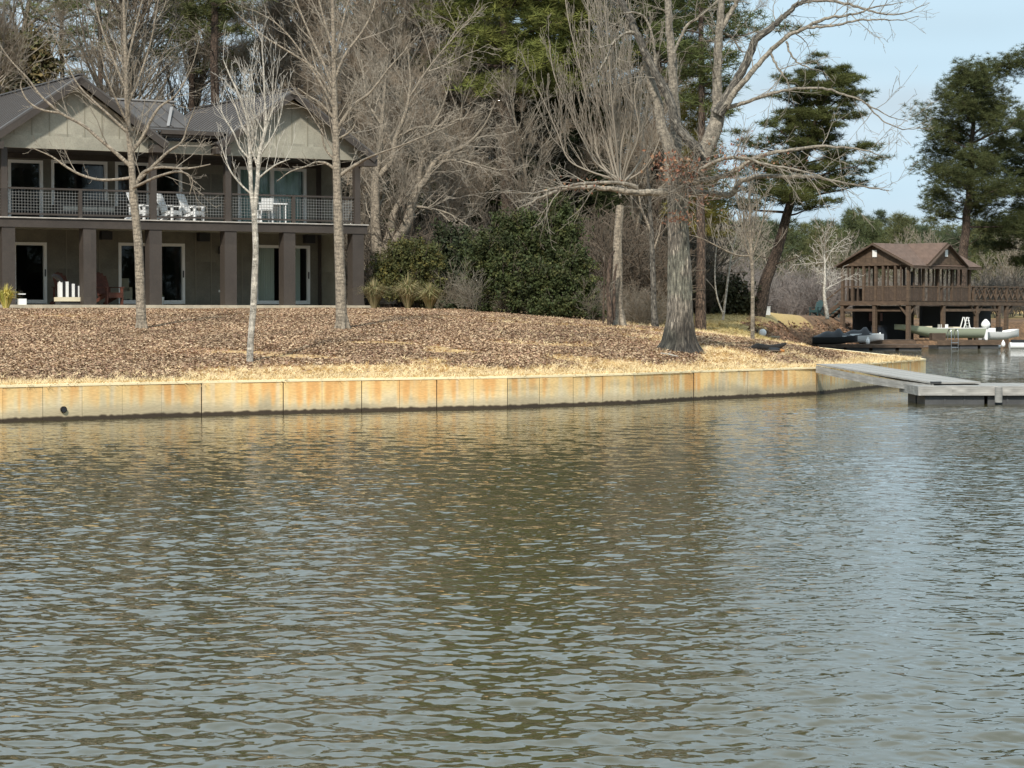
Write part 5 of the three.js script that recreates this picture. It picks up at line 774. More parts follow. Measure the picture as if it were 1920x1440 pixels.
evergreen('wood_shrub', 'dark evergreen shrub right of the oak trunk on the lawn edge', onG(1345, 118), 118, [[1330, 560, 1.3, 1.2], [1365, 555, 1.3, 1.3], [1390, 575, 0.9, 0.8]], { seed: 78, tone: [0.05, 0.05, 0.024], n: 220, leaf: 0.25 });
/* ornamental grass clumps and the yellow leaved plant */
function grassClump(name, label, foot, h, n, w, tones, seed, spread, category = 'grass clump', group) {
  const r = rng(seed), g = thing(name, label, category, [foot.x, foot.y, foot.z], 0, group);
  tones.forEach((t, q) => { const b = new MB(); for (let k = 0; k < n / tones.length; k++) { const a = r() * 6.28, e = Math.pow(r(), 0.7) * spread, l = h * (0.6 + 0.5 * r()), d = V3(Math.cos(a), 0, Math.sin(a)), s = V3(-d.z, 0, d.x).multiplyScalar(w * (0.6 + 0.6 * r())), p0 = d.clone().multiplyScalar(0.08 * r()), p1 = d.clone().multiplyScalar(e * l * 0.4).setY(l * 0.6), p2 = d.clone().multiplyScalar(e * l * 0.9).setY(l * (0.95 - 0.5 * e)); b.quad(p0.clone().sub(s), p0.clone().add(s), p1.clone().add(s.clone().multiplyScalar(0.8)), p1.clone().sub(s.clone().multiplyScalar(0.8))); b.tri(p1.clone().sub(s.clone().multiplyScalar(0.8)), p1.clone().add(s.clone().multiplyScalar(0.8)), p2); } b.build('blades', mat(L(...t), 0.8, { side: THREE.DoubleSide }), g); });
  return g;
}
grassClump('grass_clump', 'tan ornamental grass clump against the right house column', onG(702, 80), 1.25, 1000, 0.011, [[0.30, 0.245, 0.12], [0.16, 0.165, 0.06], [0.36, 0.29, 0.15]], 81, 0.95, 'grass clump', 'ornamental grasses beside the house');
grassClump('grass_clump', 'tan ornamental grass clump in the middle of the three by the olive bush', onG(765, 80), 1.4, 1100, 0.011, [[0.33, 0.27, 0.13], [0.17, 0.175, 0.06], [0.40, 0.32, 0.17]], 82, 1.0, 'grass clump', 'ornamental grasses beside the house');
grassClump('grass_clump', 'low tan ornamental grass clump farthest right of the house', onG(806, 79.5), 1.1, 900, 0.011, [[0.35, 0.28, 0.14], [0.20, 0.19, 0.07]], 83, 1.1, 'grass clump', 'ornamental grasses beside the house');
grassClump('yucca_plant', 'bright yellow green spiky plant at the left end of the patio', V3(Xat(12, 73.5), G(Xat(12, 73.5), -73.5), -73.5), 0.95, 260, 0.02, [[0.62, 0.50, 0.10], [0.42, 0.40, 0.08], [0.70, 0.58, 0.18]], 84, 0.95, 'plant');

/* pines behind the house and in the woods */
pine('tall pine with red brown trunk mid woods and bright green crown', onG(957, 97), 21, { seed: 91, r: 0.38, crown: 0.42, limbs: 46, width: 4.6, dens: 34, tone: [0.155, 0.165, 0.045], tuft: 0.42, puff: 1.1, lean: [-0.4, 0], shape: f => 0.75 + 0.35 * Math.sin(f * 2.6) });
pine('dark pine right behind the oak with a slender brown trunk', onG(1313, 88), 19, { seed: 92, r: 0.2, crown: 0.42, limbs: 34, width: 2.6, dens: 26, tone: [0.085, 0.10, 0.035], tuft: 0.4 });
pine('dark trunked pine rising behind the left gable slope', onG(190, 104), 21, { seed: 93, r: 0.2, crown: 0.52, limbs: 26, width: 3.0, dens: 16, tone: [0.13, 0.145, 0.06], tuft: 0.42, dead: 12 });
pine('pine with green tufts over the middle roof of the house', onG(362, 108), 22, { seed: 94, r: 0.22, crown: 0.48, limbs: 36, width: 3.3, dens: 22, tone: [0.13, 0.14, 0.055], tuft: 0.42, dead: 10 });
pine('thick pine behind the main roof ridge left of the birch', onG(404, 100), 21, { seed: 95, r: 0.3, crown: 0.55, limbs: 30, width: 3.0, dens: 22, tone: [0.12, 0.13, 0.05], tuft: 0.42, dead: 12 });
pine('loose crowned pine behind the left gable beside the dark trunk', onG(120, 112), 21, { seed: 96, r: 0.2, crown: 0.5, limbs: 30, width: 3.2, dens: 14, tone: [0.125, 0.135, 0.06], tuft: 0.42, dead: 8 });
pine('green pine crown between the vase tree and the big middle pine', onG(1085, 104), 20, { seed: 97, r: 0.28, crown: 0.36, limbs: 54, width: 4.8, dens: 36, tone: [0.15, 0.155, 0.045], tuft: 0.42 });
pine('yellow green young conifer rising behind the oak stems', onG(1308, 93), 9.6, { name: 'young_conifer', seed: 76, r: 0.09, crown: 0.38, limbs: 46, width: 1.15, dens: 26, tone: [0.17, 0.145, 0.035], tuft: 0.3, dead: 0, shape: f => 1.1 - 0.7 * f });
pine('dark pine crown high over the oak stems', onG(1232, 100), 22, { seed: 98, r: 0.3, crown: 0.5, limbs: 40, width: 3.6, dens: 30, tone: [0.09, 0.105, 0.04], tuft: 0.42 });
pine('yellowish pine behind the straight tree at the right gable', onG(735, 112), 20, { seed: 99, r: 0.24, crown: 0.55, limbs: 30, width: 2.6, dens: 20, tone: [0.17, 0.16, 0.045], tuft: 0.42 });
pine('pine deep in the woods left of the big middle pine', onG(868, 118), 22, { seed: 100, r: 0.28, crown: 0.38, limbs: 40, width: 3.6, dens: 20, tone: [0.10, 0.12, 0.045], tuft: 0.45 });
pine('pine in the woods behind the birch and right gable peak', onG(540, 120), 21, { seed: 101, r: 0.28, crown: 0.42, limbs: 40, width: 3.6, dens: 18, tone: [0.13, 0.12, 0.055], tuft: 0.45 });
pine('low dark evergreen between the twisted tree and the big pine', onG(850, 104), 11.5, { name: 'evergreen_tree', seed: 102, r: 0.16, crown: 0.08, limbs: 60, width: 2.9, dens: 30, tone: [0.05, 0.062, 0.026], tuft: 0.42, flat: 0.6, dead: 0 });
pine('low dark evergreen above the holly thicket right of the big pine', onG(1030, 102), 11, { name: 'evergreen_tree', seed: 103, r: 0.16, crown: 0.08, limbs: 60, width: 3.0, dens: 30, tone: [0.052, 0.06, 0.026], tuft: 0.42, flat: 0.6, dead: 0 });
pine('low dark evergreen just behind the right house corner', onG(760, 108), 9.5, { name: 'evergreen_tree', seed: 104, r: 0.15, crown: 0.1, limbs: 50, width: 2.6, dens: 28, tone: [0.055, 0.062, 0.028], tuft: 0.42, flat: 0.6, dead: 0 });
pine('dark evergreen in the wood shade behind the vase tree', onG(1140, 110), 9.5, { name: 'evergreen_tree', seed: 105, r: 0.15, crown: 0.1, limbs: 50, width: 2.7, dens: 28, tone: [0.05, 0.058, 0.026], tuft: 0.42, flat: 0.6, dead: 0 });
pine('taller dark evergreen left of the big middle pine trunk', onG(905, 114), 16, { name: 'evergreen_tree', seed: 106, r: 0.2, crown: 0.12, limbs: 66, width: 3.2, dens: 30, tone: [0.058, 0.068, 0.028], tuft: 0.42, flat: 0.6, dead: 0 });
pine('taller dark evergreen between the twisted tree and the straight lawn tree', onG(700, 116), 14.5, { name: 'evergreen_tree', seed: 107, r: 0.2, crown: 0.12, limbs: 60, width: 3.0, dens: 28, tone: [0.062, 0.068, 0.03], tuft: 0.42, flat: 0.6, dead: 0 });
/* the two tall pines by the boathouse */
pine('tall leaning pine with layered dark boughs left of the boathouse', V3(Xat(1417, 118), Yat(594, 118), -118), 12.2, { seed: 111, r: 0.36, lean: [3.7, 0], crown: 0.42, limbs: 62, width: 4.0, dens: 38, flat: 0.2, droop: 0.02, tone: [0.07, 0.077, 0.024], tuft: 0.32, puff: 0.72, dead: 6, shape: f => 1.02 - 0.62 * f });
pine('tall pine with rounded needle masses behind the boathouse at the right edge', V3(Xat(1798, 165), 2, -165), 16.9, { seed: 112, r: 0.44, lean: [1.2, 0], crown: 0.36, limbs: 30, width: 4.3, dens: 80, flat: 0.8, droop: -0.02, tone: [0.066, 0.074, 0.028], tuft: 0.36, puff: 0.85, dead: 8, shape: f => 0.95 + 0.2 * Math.sin(f * 2.8) - 0.3 * f });
pine('broad dark pine at the right frame edge beside the tall one', V3(Xat(1930, 172), 2, -172), 14.6, { seed: 113, r: 0.4, crown: 0.2, limbs: 34, width: 3.8, dens: 60, tone: [0.06, 0.07, 0.027], tuft: 0.4 });
/* bare trees behind */
const bareA = bareTree('pale bare tree with a thick trunk directly behind the left lawn tree', onG(262, 100), 0.4, 1, bareGeo(201, 19, { r: 0.3, dens: [1.7, 1.6, 2.1, 2.0] }), 'bare_tree', undefined, [M.woodBark, M.woodBark, M.greyTwig], { seed: 1, n: 45, h: 19 });
const bareB = bareTree('leaning bare tree behind the roof at the far left', onG(28, 98), 1.1, 1, bareGeo(202, 18, { r: 0.26, wobble: 0.17 }), 'bare_tree', undefined, [M.woodBark, M.greyTwig, M.greyTwig], { seed: 2, n: 45, h: 18 });
const bareC = bareTree('bare tree behind the house between birch and straight lawn tree', onG(590, 104), 2, 1, bareGeo(203, 18, { r: 0.2, wobble: 0.15, bare: 0.22 }), 'bare_tree', undefined, [M.woodBark, M.greyTwig, M.greyTwig], { seed: 3, n: 100, h: 18 });
const W = 'bare trees standing in the woods behind the house and oak';
let q0 = rng(211);
for (const [px, d, k, s, where] of [[330, 112, 0, 0.95, 'over the middle roof beside the left lawn tree'], [500, 116, 0, 1, 'above the ridge right of the birch top'], [660, 98, 1, 1, 'rising over the right gable eave'], [700, 108, 2, 1.05, 'behind the straight lawn tree at the house end'], [780, 100, 0, 0.85, 'behind the twisted tree right of the house'], [830, 106, 1, 1, 'between the twisted tree and the big pine'], 
  [1060, 100, 2, 0.8, 'behind the right half of the holly thicket'], [1130, 106, 0, 0.85, 'directly behind the broken stub trunk'], [1190, 98, 2, 0.75, 'between the vase tree and the slim tree'], [1250, 112, 1, 0.7, 'hidden behind the oak trunk and its stems'], [150, 108, 2, 0.95, 'behind the peak of the left gable'], [-60, 110, 0, 1, 'at the left frame edge behind the roof'], [-90, 96, 2, 1, 'reaching in from beyond the left frame edge'],
  [690, 94, 2, 0.62, 'low behind the right house corner'], [800, 96, 1, 0.6, 'low with tangled crown over the olive bush'], [870, 93, 2, 0.55, 'low with tangled crown over the black shade bush'], [930, 100, 0, 0.66, 'low before the big red brown pine trunk'], [985, 95, 1, 0.55, 'low with tangled crown over the holly thicket']]) {
  const c = cloneTree([bareA, bareB, bareC][k], 'leafless wood tree ' + where, onG(px, d), q0() * 6.28, s * (0.92 + 0.16 * q0())); c.userData.group = W;
}
const lowT = bareTree('small white limbed bare tree left of the boathouse by the stairs', V3(Xat(1551, 133), 1.95, -133), 0.3, 1, bareGeo(221, 4.9, { r: 0.13, tip: 0.009, bare: 0.3, dens: [3.0, 3.0, 3.2], levels: 3, wobble: 0.26, lift: -0.01, ratio: [0.62, 0.55, 0.5], angle: [1.05, 0.8, 0.8] }), 'shore_tree', undefined, [M.paleBark, M.paleBark, M.paleTwig]);
/* far bare trees over the lawn and behind the boathouse */
const FG = 'far bare trees beyond the lawn and boathouse', ORD = ['first', 'second', 'third', 'fourth', 'fifth', 'sixth', 'seventh', 'eighth', 'ninth', 'tenth', 'eleventh', 'twelfth', 'thirteenth', 'fourteenth', 'fifteenth', 'sixteenth'], FL = 'small far grey bare tree just right of the oak trunk foot';
const farB = bareTree(FL, V3(Xat(1340, 150), 2, -150), 0, 1, bareGeo(231, 8, { r: 0.11, tip: 0.013, levels: 3, dens: [3.4, 2.4, 2.6], bare: 0.25 }), 'far_tree', FG, [M.greyTwig, M.greyTwig, M.greyTwig]);
{ const r = rng(241); for (let k = 0; k < 15; k++) { const px = 1310 + 620 * (k + r()) / 15, d = 152 + 60 * r(), x = Xat(px, d); if (d < 160 && px > 1480) continue; cloneTree(farB, 'small far grey bare tree, ' + ORD[k] + ' from the left in the far row', V3(x, Math.max(1.4, G(x, -d)), -d), r() * 6.28, 0.55 + 0.5 * r()); } }
/* thicket of bare brush and the wood that reads as one mass */
{
  const r = rng(251), list = [], add = (px0, px1, d0, d1, n, s0, s1, c) => { for (let k = 0; k < n; k++) { const d = lerp(d0, d1, r()), px = lerp(px0, px1, r()), x = Xat(px, d), y = G(x, -d); list.push([Mx(V3(x, y - 0.1, -d), [(r() - 0.5) * 0.5, r() * 6.28, (r() - 0.5) * 0.5], lerp(s0, s1, r())), treeTone(r, c, 0.4)]); } };
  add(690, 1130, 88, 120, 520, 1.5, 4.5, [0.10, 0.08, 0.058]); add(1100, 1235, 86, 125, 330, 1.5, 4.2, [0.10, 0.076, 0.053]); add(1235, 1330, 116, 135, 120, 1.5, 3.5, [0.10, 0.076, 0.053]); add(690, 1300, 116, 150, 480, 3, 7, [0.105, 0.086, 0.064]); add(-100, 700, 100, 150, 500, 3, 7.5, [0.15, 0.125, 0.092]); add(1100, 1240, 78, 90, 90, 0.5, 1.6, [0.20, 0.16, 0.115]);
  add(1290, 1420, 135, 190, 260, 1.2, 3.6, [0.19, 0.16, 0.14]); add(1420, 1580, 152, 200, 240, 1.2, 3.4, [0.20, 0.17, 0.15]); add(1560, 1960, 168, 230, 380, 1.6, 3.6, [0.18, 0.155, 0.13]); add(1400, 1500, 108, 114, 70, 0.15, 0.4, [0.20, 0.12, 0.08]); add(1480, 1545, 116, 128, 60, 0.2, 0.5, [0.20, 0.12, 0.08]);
  add(890, 1120, 77.2, 79.5, 13, 0.5, 1.9, [0.17, 0.14, 0.10]); add(820, 890, 82, 84, 6, 0.6, 1.8, [0.17, 0.14, 0.10]);
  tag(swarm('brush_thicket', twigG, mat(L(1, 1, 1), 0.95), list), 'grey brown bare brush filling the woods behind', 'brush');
  const pl = [], gl = []; for (let k = 0; k < 70; k++) { const px = 1180 + 800 * (k + r()) / 70, d = 215 + 90 * r(), x = Xat(px, d), h = (146 + 40 * r() + (px > 1580 && px < 1700 ? 12 : 0)) * d / FPX; for (let q = 0; q < 430; q++) { const t = r(), w = (1 - t * t * 0.75) * 3.4 * (r() + r() - 1); pl.push([Mx(V3(x + w, 2 + h * (0.12 + 0.88 * t), -d + (r() - 0.5) * 4), [r(), r() * 6, r()], 0.45 + 0.45 * r()), treeTone(r, [[0.075, 0.09, 0.04], [0.10, 0.105, 0.045], [0.065, 0.08, 0.045]][k % 3], 0.4)]); } }
  tag(swarm('distant_woods', tuftG, M.needle, pl), 'distant dark pine wood along the far shore', 'woods');
  /* woods behind the house, deep, mixed, seen only through the gaps */
  for (let k = 0; k < 40; k++) { const px = -150 + 1500 * (k + r()) / 40, d = 150 + 60 * r(), x = Xat(px, d), h = 9 + 7 * r(), y = G(x, -d); for (let q = 0; q < 150; q++) { const t = r(), w = (1 - t * 0.7) * 3.4 * (r() + r() - 1); gl.push([Mx(V3(x + w, y + h * (0.05 + 0.95 * t), -d + (r() - 0.5) * 5), [r(), r() * 6, r()], 0.7 + 0.6 * r()), treeTone(r, [[0.075, 0.085, 0.04], [0.12, 0.10, 0.06], [0.07, 0.08, 0.045]][k % 3], 0.4)]); } }
  tag(swarm('deep_woods', tuftG, M.needle, gl), 'mixed woods far behind the house seen through the trunks', 'woods');
  /* the opposite shore behind the viewer, which the house windows mirror */
  const ol = []; for (let k = 0; k < 120; k++) { const a = -0.5 + 3.2 * (k + r()) / 120, D = 150 + 50 * r(), x = Math.sin(a + 0.0) * D, z = Math.cos(a) * D, h = 22 + 10 * r(); for (let q = 0; q < 150; q++) { const t = r(), w = (1 - t * 0.6) * 4 * (r() + r() - 1); ol.push([Mx(V3(x + w, h * t, z + (r() - 0.5) * 6), [r(), r() * 6, r()], 2 + 1.6 * r()), treeTone(r, [0.08, 0.09, 0.045], 0.4)]); } }
  tag(swarm('opposite_shore_woods', tuftG, M.needle, ol), 'wooded opposite shore mirrored in the windows', 'woods');
}
/* ---------- the boathouse: x along the right face, -z along the left face, corner post at the origin, y = 0 at the water ---------- */
const BX = 24.0, BZ = -138, BT = Math.PI / 4;
const bh = thing('boathouse', 'brown two level boathouse with shingled gables and a screened upper porch on posts', 'boathouse', [BX, 0, BZ], BT);
const atBoat = (x, y, z) => { const c = Math.SQRT1_2; return [BX + c * x + c * z, y, BZ - c * x + c * z]; };
{
  const A = M.boatBrown, B = M.boatBrownB, LX = 6.5, LZ = 4.9, F = 2.84, E = 5.12, R = 6.28;
  for (const [x, z] of [[0, 0], [3.66, 0], [7.3, 0], [9.8, 0], [10.7, 0], [14, 0], [0, -2.48], [0, -4.9], [3.66, -4.9], [7.3, -4.9], [10.7, -4.9], [14, -4.9], [3.66, -2.48], [7.3, -2.48]]) bx('post', A, bh, x - 0.11, -0.8, z - 0.11, x + 0.11, 2.58, z + 0.11);
  bx('deck_beam', A, bh, -0.15, 2.58, 0.0, 16, F - 0.03, 0.14); bx('deck_beam', A, bh, -0.16, 2.58, -LZ - 0.15, -0.02, F - 0.03, 0.0);
  { const m = new MB(); for (let x = -0.15; x < 16; x += 0.15) m.box(x, F - 0.028, -LZ - 0.2, x + 0.142, F, 0.16); m.build('deck_boards', B, bh); }
  { const m = new MB(); for (let x = 0.3; x < 16; x += 0.5) m.box(x, 2.6, -LZ, x + 0.05, F - 0.03, -0.01); m.build('joists', B, bh); }
  bx('tie_beam', A, bh, 0.12, 2.2, -2.40, 0.22, 2.36, -0.12); bx('tie_beam', A, bh, 3.78, 2.2, -0.06, 7.18, 2.36, 0.06); bx('tie_beam', A, bh, 7.42, 2.24, -0.06, 9.68, 2.38, 0.06); bx('tie_beam', A, bh, -0.06, 2.2, -4.78, 0.06, 2.36, -2.6);
  for (const [x, z, dx, dz] of [[0, 0, 1, 0], [0, 0, 0, -1], [7.3, 0, 1, 0], [7.3, 0, -1, 0], [9.8, 0, -1, 0], [10.7, 0, 1, 0]]) new MB().bar(V3(x + dx * 0.1, 1.95, z + dz * 0.1), V3(x + dx * 0.66, 2.56, z + dz * 0.66), 0.09, 0.09).build('brace', A, bh);
  /* screened porch: posts, rail, boards */
  const stud = (x, z, w, y1 = E) => bx('stud', w > 0.12 ? A : B, bh, x - w / 2, F, z - w / 2, x + w / 2, y1, z + w / 2);
  for (const [t, w] of [[0, 0.17], [0.55, 0.08], [0.95, 0.15], [1.5, 0.08], [1.85, 0.15], [2.4, 0.16], [2.9, 0.09], [3.3, 0.16], [3.75, 0.08], [4.15, 0.15], [4.5, 0.08], [4.9, 0.17]]) stud(0, -t, w);
  for (const [t, w] of [[0.55, 0.09], [1.1, 0.08], [1.55, 0.15], [2.1, 0.08], [2.6, 0.08], [3.1, 0.15], [3.6, 0.08], [4.1, 0.08], [4.6, 0.15], [5.1, 0.08], [5.6, 0.1], [6.5, 0.17]]) stud(t, 0, w);
  for (let t = 0; t <= 6.5; t += 1.08) stud(t, -LZ, 0.12); for (const t of [1.2, 2.45, 3.7]) stud(6.5, -t, 0.12);
  bx('rail', A, bh, -0.05, F + 0.84, -LZ, 0.05, F + 0.92, -0.1); bx('rail', A, bh, 0.1, F + 0.84, -0.05, 6.4, F + 0.92, 0.05);
  for (const [z0, z1] of [[-0.95, -0.12], [-1.8, -1.0], [-2.35, -1.9], [-3.25, -2.45]]) { const m = new MB(); for (let z = z0; z < z1; z += 0.15) m.box(-0.025, F + 0.02, z, 0.02, F + 0.83, Math.min(z1, z + 0.145)); m.build('board_infill', B, bh); }
  { const m = new MB(); for (const [a, b] of [[0.12, 1.45], [2.2, 3.0], [4.7, 6.4]]) for (let x = a; x < b; x += 0.15) m.box(x, F + 0.02, -0.025, Math.min(b, x + 0.145), F + 0.83, 0.02); m.build('board_infill', B, bh); }
  { const m = new MB(); for (let x = 0.6; x < 6.4; x += 0.15) m.box(x, F + 0.02, -LZ - 0.03, Math.min(6.4, x + 0.146), F + 0.8, -LZ + 0.01); m.build('board_infill', B, bh); }
  bx('ceiling', B, bh, 0, E - 0.06, -LZ, LX, E - 0.02, 0);
  bx('lintel', A, bh, -0.1, E - 0.12, -LZ - 0.1, 0.08, E + 0.04, 0.1); bx('lintel', A, bh, 0.082, E - 0.12, -0.08, LX + 0.1, E + 0.04, 0.1); bx('lintel', A, bh, 0.082, E - 0.12, -LZ - 0.1, LX + 0.1, E + 0.04, -LZ + 0.08);
  /* roof */
  const sl = (name, pts, m, parent, th = 0.06) => { const n = V3().subVectors(pts[1], pts[0]).cross(V3().subVectors(pts[2], pts[0])).normalize(); if (n.y < 0) { pts = [...pts].reverse(); n.negate(); } const lo = pts.map(p => p.clone().addScaledVector(n, -th)), b = new MB(), k = pts.length; for (let j = 1; j < k - 1; j++) { b.tri(pts[0], pts[j], pts[j + 1]); b.tri(lo[0], lo[j + 1], lo[j]); } for (let j = 0; j < k; j++) b.quad(lo[j], lo[(j + 1) % k], pts[(j + 1) % k], pts[j]); return b.build(name, m, parent); };
  const O = 0.55, p = (R - E) / 2.45, ye = E + 0.1 - O * p, zr = -2.45, roof = group('roof', bh);
  const course = (q0, q1, r0, r1, n) => { for (let k = 0; k < n; k++) { const t0 = k / n, t1 = Math.min(1, (k + 1.15) / n), up = 0.012; sl('shingle_course', [q0.clone().lerp(r0, t0).setY(lerp(q0.y, r0.y, t0) + up + 0.012), q1.clone().lerp(r1, t0).setY(lerp(q1.y, r1.y, t0) + up + 0.012), q1.clone().lerp(r1, t1).setY(lerp(q1.y, r1.y, t1) + up), q0.clone().lerp(r0, t1).setY(lerp(q0.y, r0.y, t1) + up)], M.shingle, roof, 0.02); } };
  const xa = -0.28, xb = LX + O, Rr = R + 0.1;
  sl('roof_deck', [V3(xa, ye, O), V3(xb, ye, O), V3(xb, Rr, zr), V3(xa, Rr, zr)], A, roof); sl('roof_deck', [V3(xb, ye, -LZ - O), V3(xa, ye, -LZ - O), V3(xa, Rr, zr), V3(xb, Rr, zr)], A, roof);
  course(V3(xa, ye, O), V3(xb, ye, O), V3(xa, Rr, zr), V3(xb, Rr, zr), 16); course(V3(xb, ye, -LZ - O), V3(xa, ye, -LZ - O), V3(xb, Rr, zr), V3(xa, Rr, zr), 16);
  const cx = 3.35, hw = 1.95, gy = Rr - 0.03, zf = 0.42;
  for (const s of [-1, 1]) { const e0 = V3(cx + s * (hw + 0.15), ye + 0.05, zf + 0.1), e1 = V3(cx + s * (hw + 0.15), ye + 0.05, 0.2), r0 = V3(cx, gy, zf + 0.1), r1 = V3(cx, gy, zr); sl('roof_deck', [e0, e1, r1, r0].map(v => v.clone().setY(v.y + 0.03)), A, roof); course(e0.clone().setY(e0.y + 0.06), e1.clone().setY(e1.y + 0.06), r0.clone().setY(r0.y + 0.06), r1.clone().setY(r1.y + 0.06), 16); }
  /* gable boards */
  const boards = (axis) => { const list = []; for (let k = 0; k < 11; k++) { const t0 = -2.45 + k * 4.9 / 11, t1 = t0 + 4.9 / 11 - 0.012; list.push([t0, t1]); } for (const [t0, t1] of list) { const half = 2.45, h = t => (R - 0.02) - Math.abs(t) * p; const P = (t, y, o) => V3(-0.03 - o, y, zr + t); const b = new MB(), pts = [[t0, E + 0.04], [t1, E + 0.04], [t1, h(t1)], ...(t0 < 0 && t1 > 0 ? [[0, h(0)]] : []), [t0, h(t0)]]; const f = pts.map(q => P(q[0], q[1], 0.03)); for (let j = 1; j < f.length - 1; j++) b.tri(f[0], f[j], f[j + 1]); b.build('gable_board', A, bh); } };
  boards();
  for (let k = 0; k < 8; k++) { const t0 = -hw + k * 2 * hw / 8, t1 = t0 + 2 * hw / 8 - 0.012, q = (gy - 0.05 - ye - 0.1) / hw, h = t => gy - 0.06 - Math.abs(t) * q; const b = new MB(), f = [[t0, ye + 0.1], [t1, ye + 0.1], [t1, h(t1)], [t0, h(t0)]].map(v => V3(cx + v[0], v[1], zf)); b.tri(f[0], f[1], f[2]); b.tri(f[0], f[2], f[3]); b.build('gable_board', A, bh); }
  for (const s of [-1, 1]) { new MB().bar(V3(xa - 0.02, ye - 0.1, zr + s * (2.45 + O)), V3(xa - 0.02, Rr - 0.1, zr), 0.05, 0.16, V3(1, 0, 0)).build('barge_board', B, bh); new MB().bar(V3(cx + s * (hw + 0.15), ye - 0.02, zf + 0.21), V3(cx, gy - 0.06, zf + 0.21), 0.05, 0.16, V3(0, 0, 1)).build('barge_board', B, bh); }
  bx('eave_board', B, bh, xa, ye - 0.17, O - 0.03, xb, ye - 0.04, O + 0.02);
  bx('gable_plaque', M.white, bh, -0.10, R - 0.75, zr - 0.16, -0.065, R - 0.33, zr + 0.16); bx('gable_plaque', M.white, bh, cx - 0.14, R - 0.72, zf + 0.005, cx + 0.14, R - 0.30, zf + 0.035);
  /* open deck to the right with crossed rails */
  const rl = group('cross_railing', bh); for (let x = 6.9; x < 16; x += 1.25) { bx('rail_post', A, rl, x - 0.07, F, -0.02, x + 0.07, F + 0.98, 0.12); for (const [a, b] of [[x + 0.07, x + 0.62], [x + 0.62, x + 1.18]]) { new MB().bar(V3(a, F + 0.1, 0.05), V3(b, F + 0.86, 0.05), 0.05, 0.07, V3(0, 0, 1)).build('cross_bar', A, rl); new MB().bar(V3(b, F + 0.1, 0.09), V3(a, F + 0.86, 0.09), 0.05, 0.07, V3(0, 0, 1)).build('cross_bar', A, rl); } bx('cross_post', A, rl, x + 0.59, F + 0.08, 0.02, x + 0.65, F + 0.88, 0.04); }
  bx('top_rail', A, rl, 6.6, F + 0.89, -0.04, 16, F + 0.95, 0.15); bx('bottom_rail', A, rl, 6.6, F + 0.04, 0.02, 16, F + 0.1, 0.09);
  bx('top_rail', A, rl, 6.6, F + 0.89, -LZ - 0.1, 16, F + 0.95, -LZ + 0.08); for (let x = 6.9; x < 16; x += 1.25) bx('rail_post', A, rl, x - 0.06, F, -LZ - 0.05, x + 0.06, F + 0.9, -LZ + 0.05);
  /* stairs at the left and the dark store at the right */
  const st = group('stairs', bh); for (const x of [0.1, 1.0]) new MB().bar(V3(x, F - 0.1, -LZ - 0.2), V3(x, 1.0, -LZ - 2.9), 0.06, 0.24).build('stringer', A, st); for (let k = 0; k < 9; k++) bx('tread', B, st, 0.05, 2.62 - k * 0.19, -LZ - 0.52 - k * 0.28, 1.05, 2.66 - k * 0.19, -LZ - 0.26 - k * 0.28);
  new MB().bar(V3(0.1, F + 0.85, -LZ - 0.1), V3(0.1, 1.95, -LZ - 2.9), 0.05, 0.08).build('hand_rail', A, st); bx('rail_post', A, st, 0.06, 0.9, -LZ - 2.95, 0.14, 1.97, -LZ - 2.87);
  bx('store_wall', M.dark, bh, 8.0, 0.5, -LZ + 0.12, 16, 2.56, -LZ + 0.3); bx('back_wall', M.dark, bh, 1.4, 0.4, -LZ - 0.3, 7.2, 2.56, -LZ - 0.14); bx('back_sign', M.redSign, bh, 2.9, 1.6, -LZ - 0.13, 4.3, 2.1, -LZ - 0.1);
  /* low inner dock */
  { const m = new MB(); for (let x = 0.2; x < 7.2; x += 0.15) m.box(x, 0.36, -4.6, x + 0.142, 0.4, -3.4); m.build('inner_dock', B, bh); }
}
const boards = (name, m, parent, x0, x1, y, z0, z1, q = 0.15) => { const n = Math.round((x1 - x0) / q); const b = new MB(); for (let k = 0; k < n; k++) b.box(x0 + k * q, y - 0.035, z0, x0 + (k + 1) * q - 0.012, y + 0.004 * hash2(k, 3, 9), z1); b.build(name, m, parent); };
{ const g = thing('side_dock', 'low brown dock left of the boathouse carrying the covered watercraft', 'dock', [Xat(1532, 131.5), 0, -131.5], -0.05); boards('deck_boards', M.boatBrown, g, 0, 6.1, 0.27, -2.6, 0); bx('fascia', M.boatBrownB, g, 0, 0.1, -0.02, 6.1, 0.234, 0.03); for (let k = 0; k < 4; k++) bx('float', M.float, g, 0.2 + k * 1.5, -0.2, -2.5, 1.5 + k * 1.5, 0.095, -0.1); boards('step_boards', M.boatBrownB, g, 3.1, 6.0, 0.52, -4.4, -2.62); bx('step_fascia', M.boatBrown, g, 3.1, 0.28, -2.62, 6.0, 0.48, -2.58); }
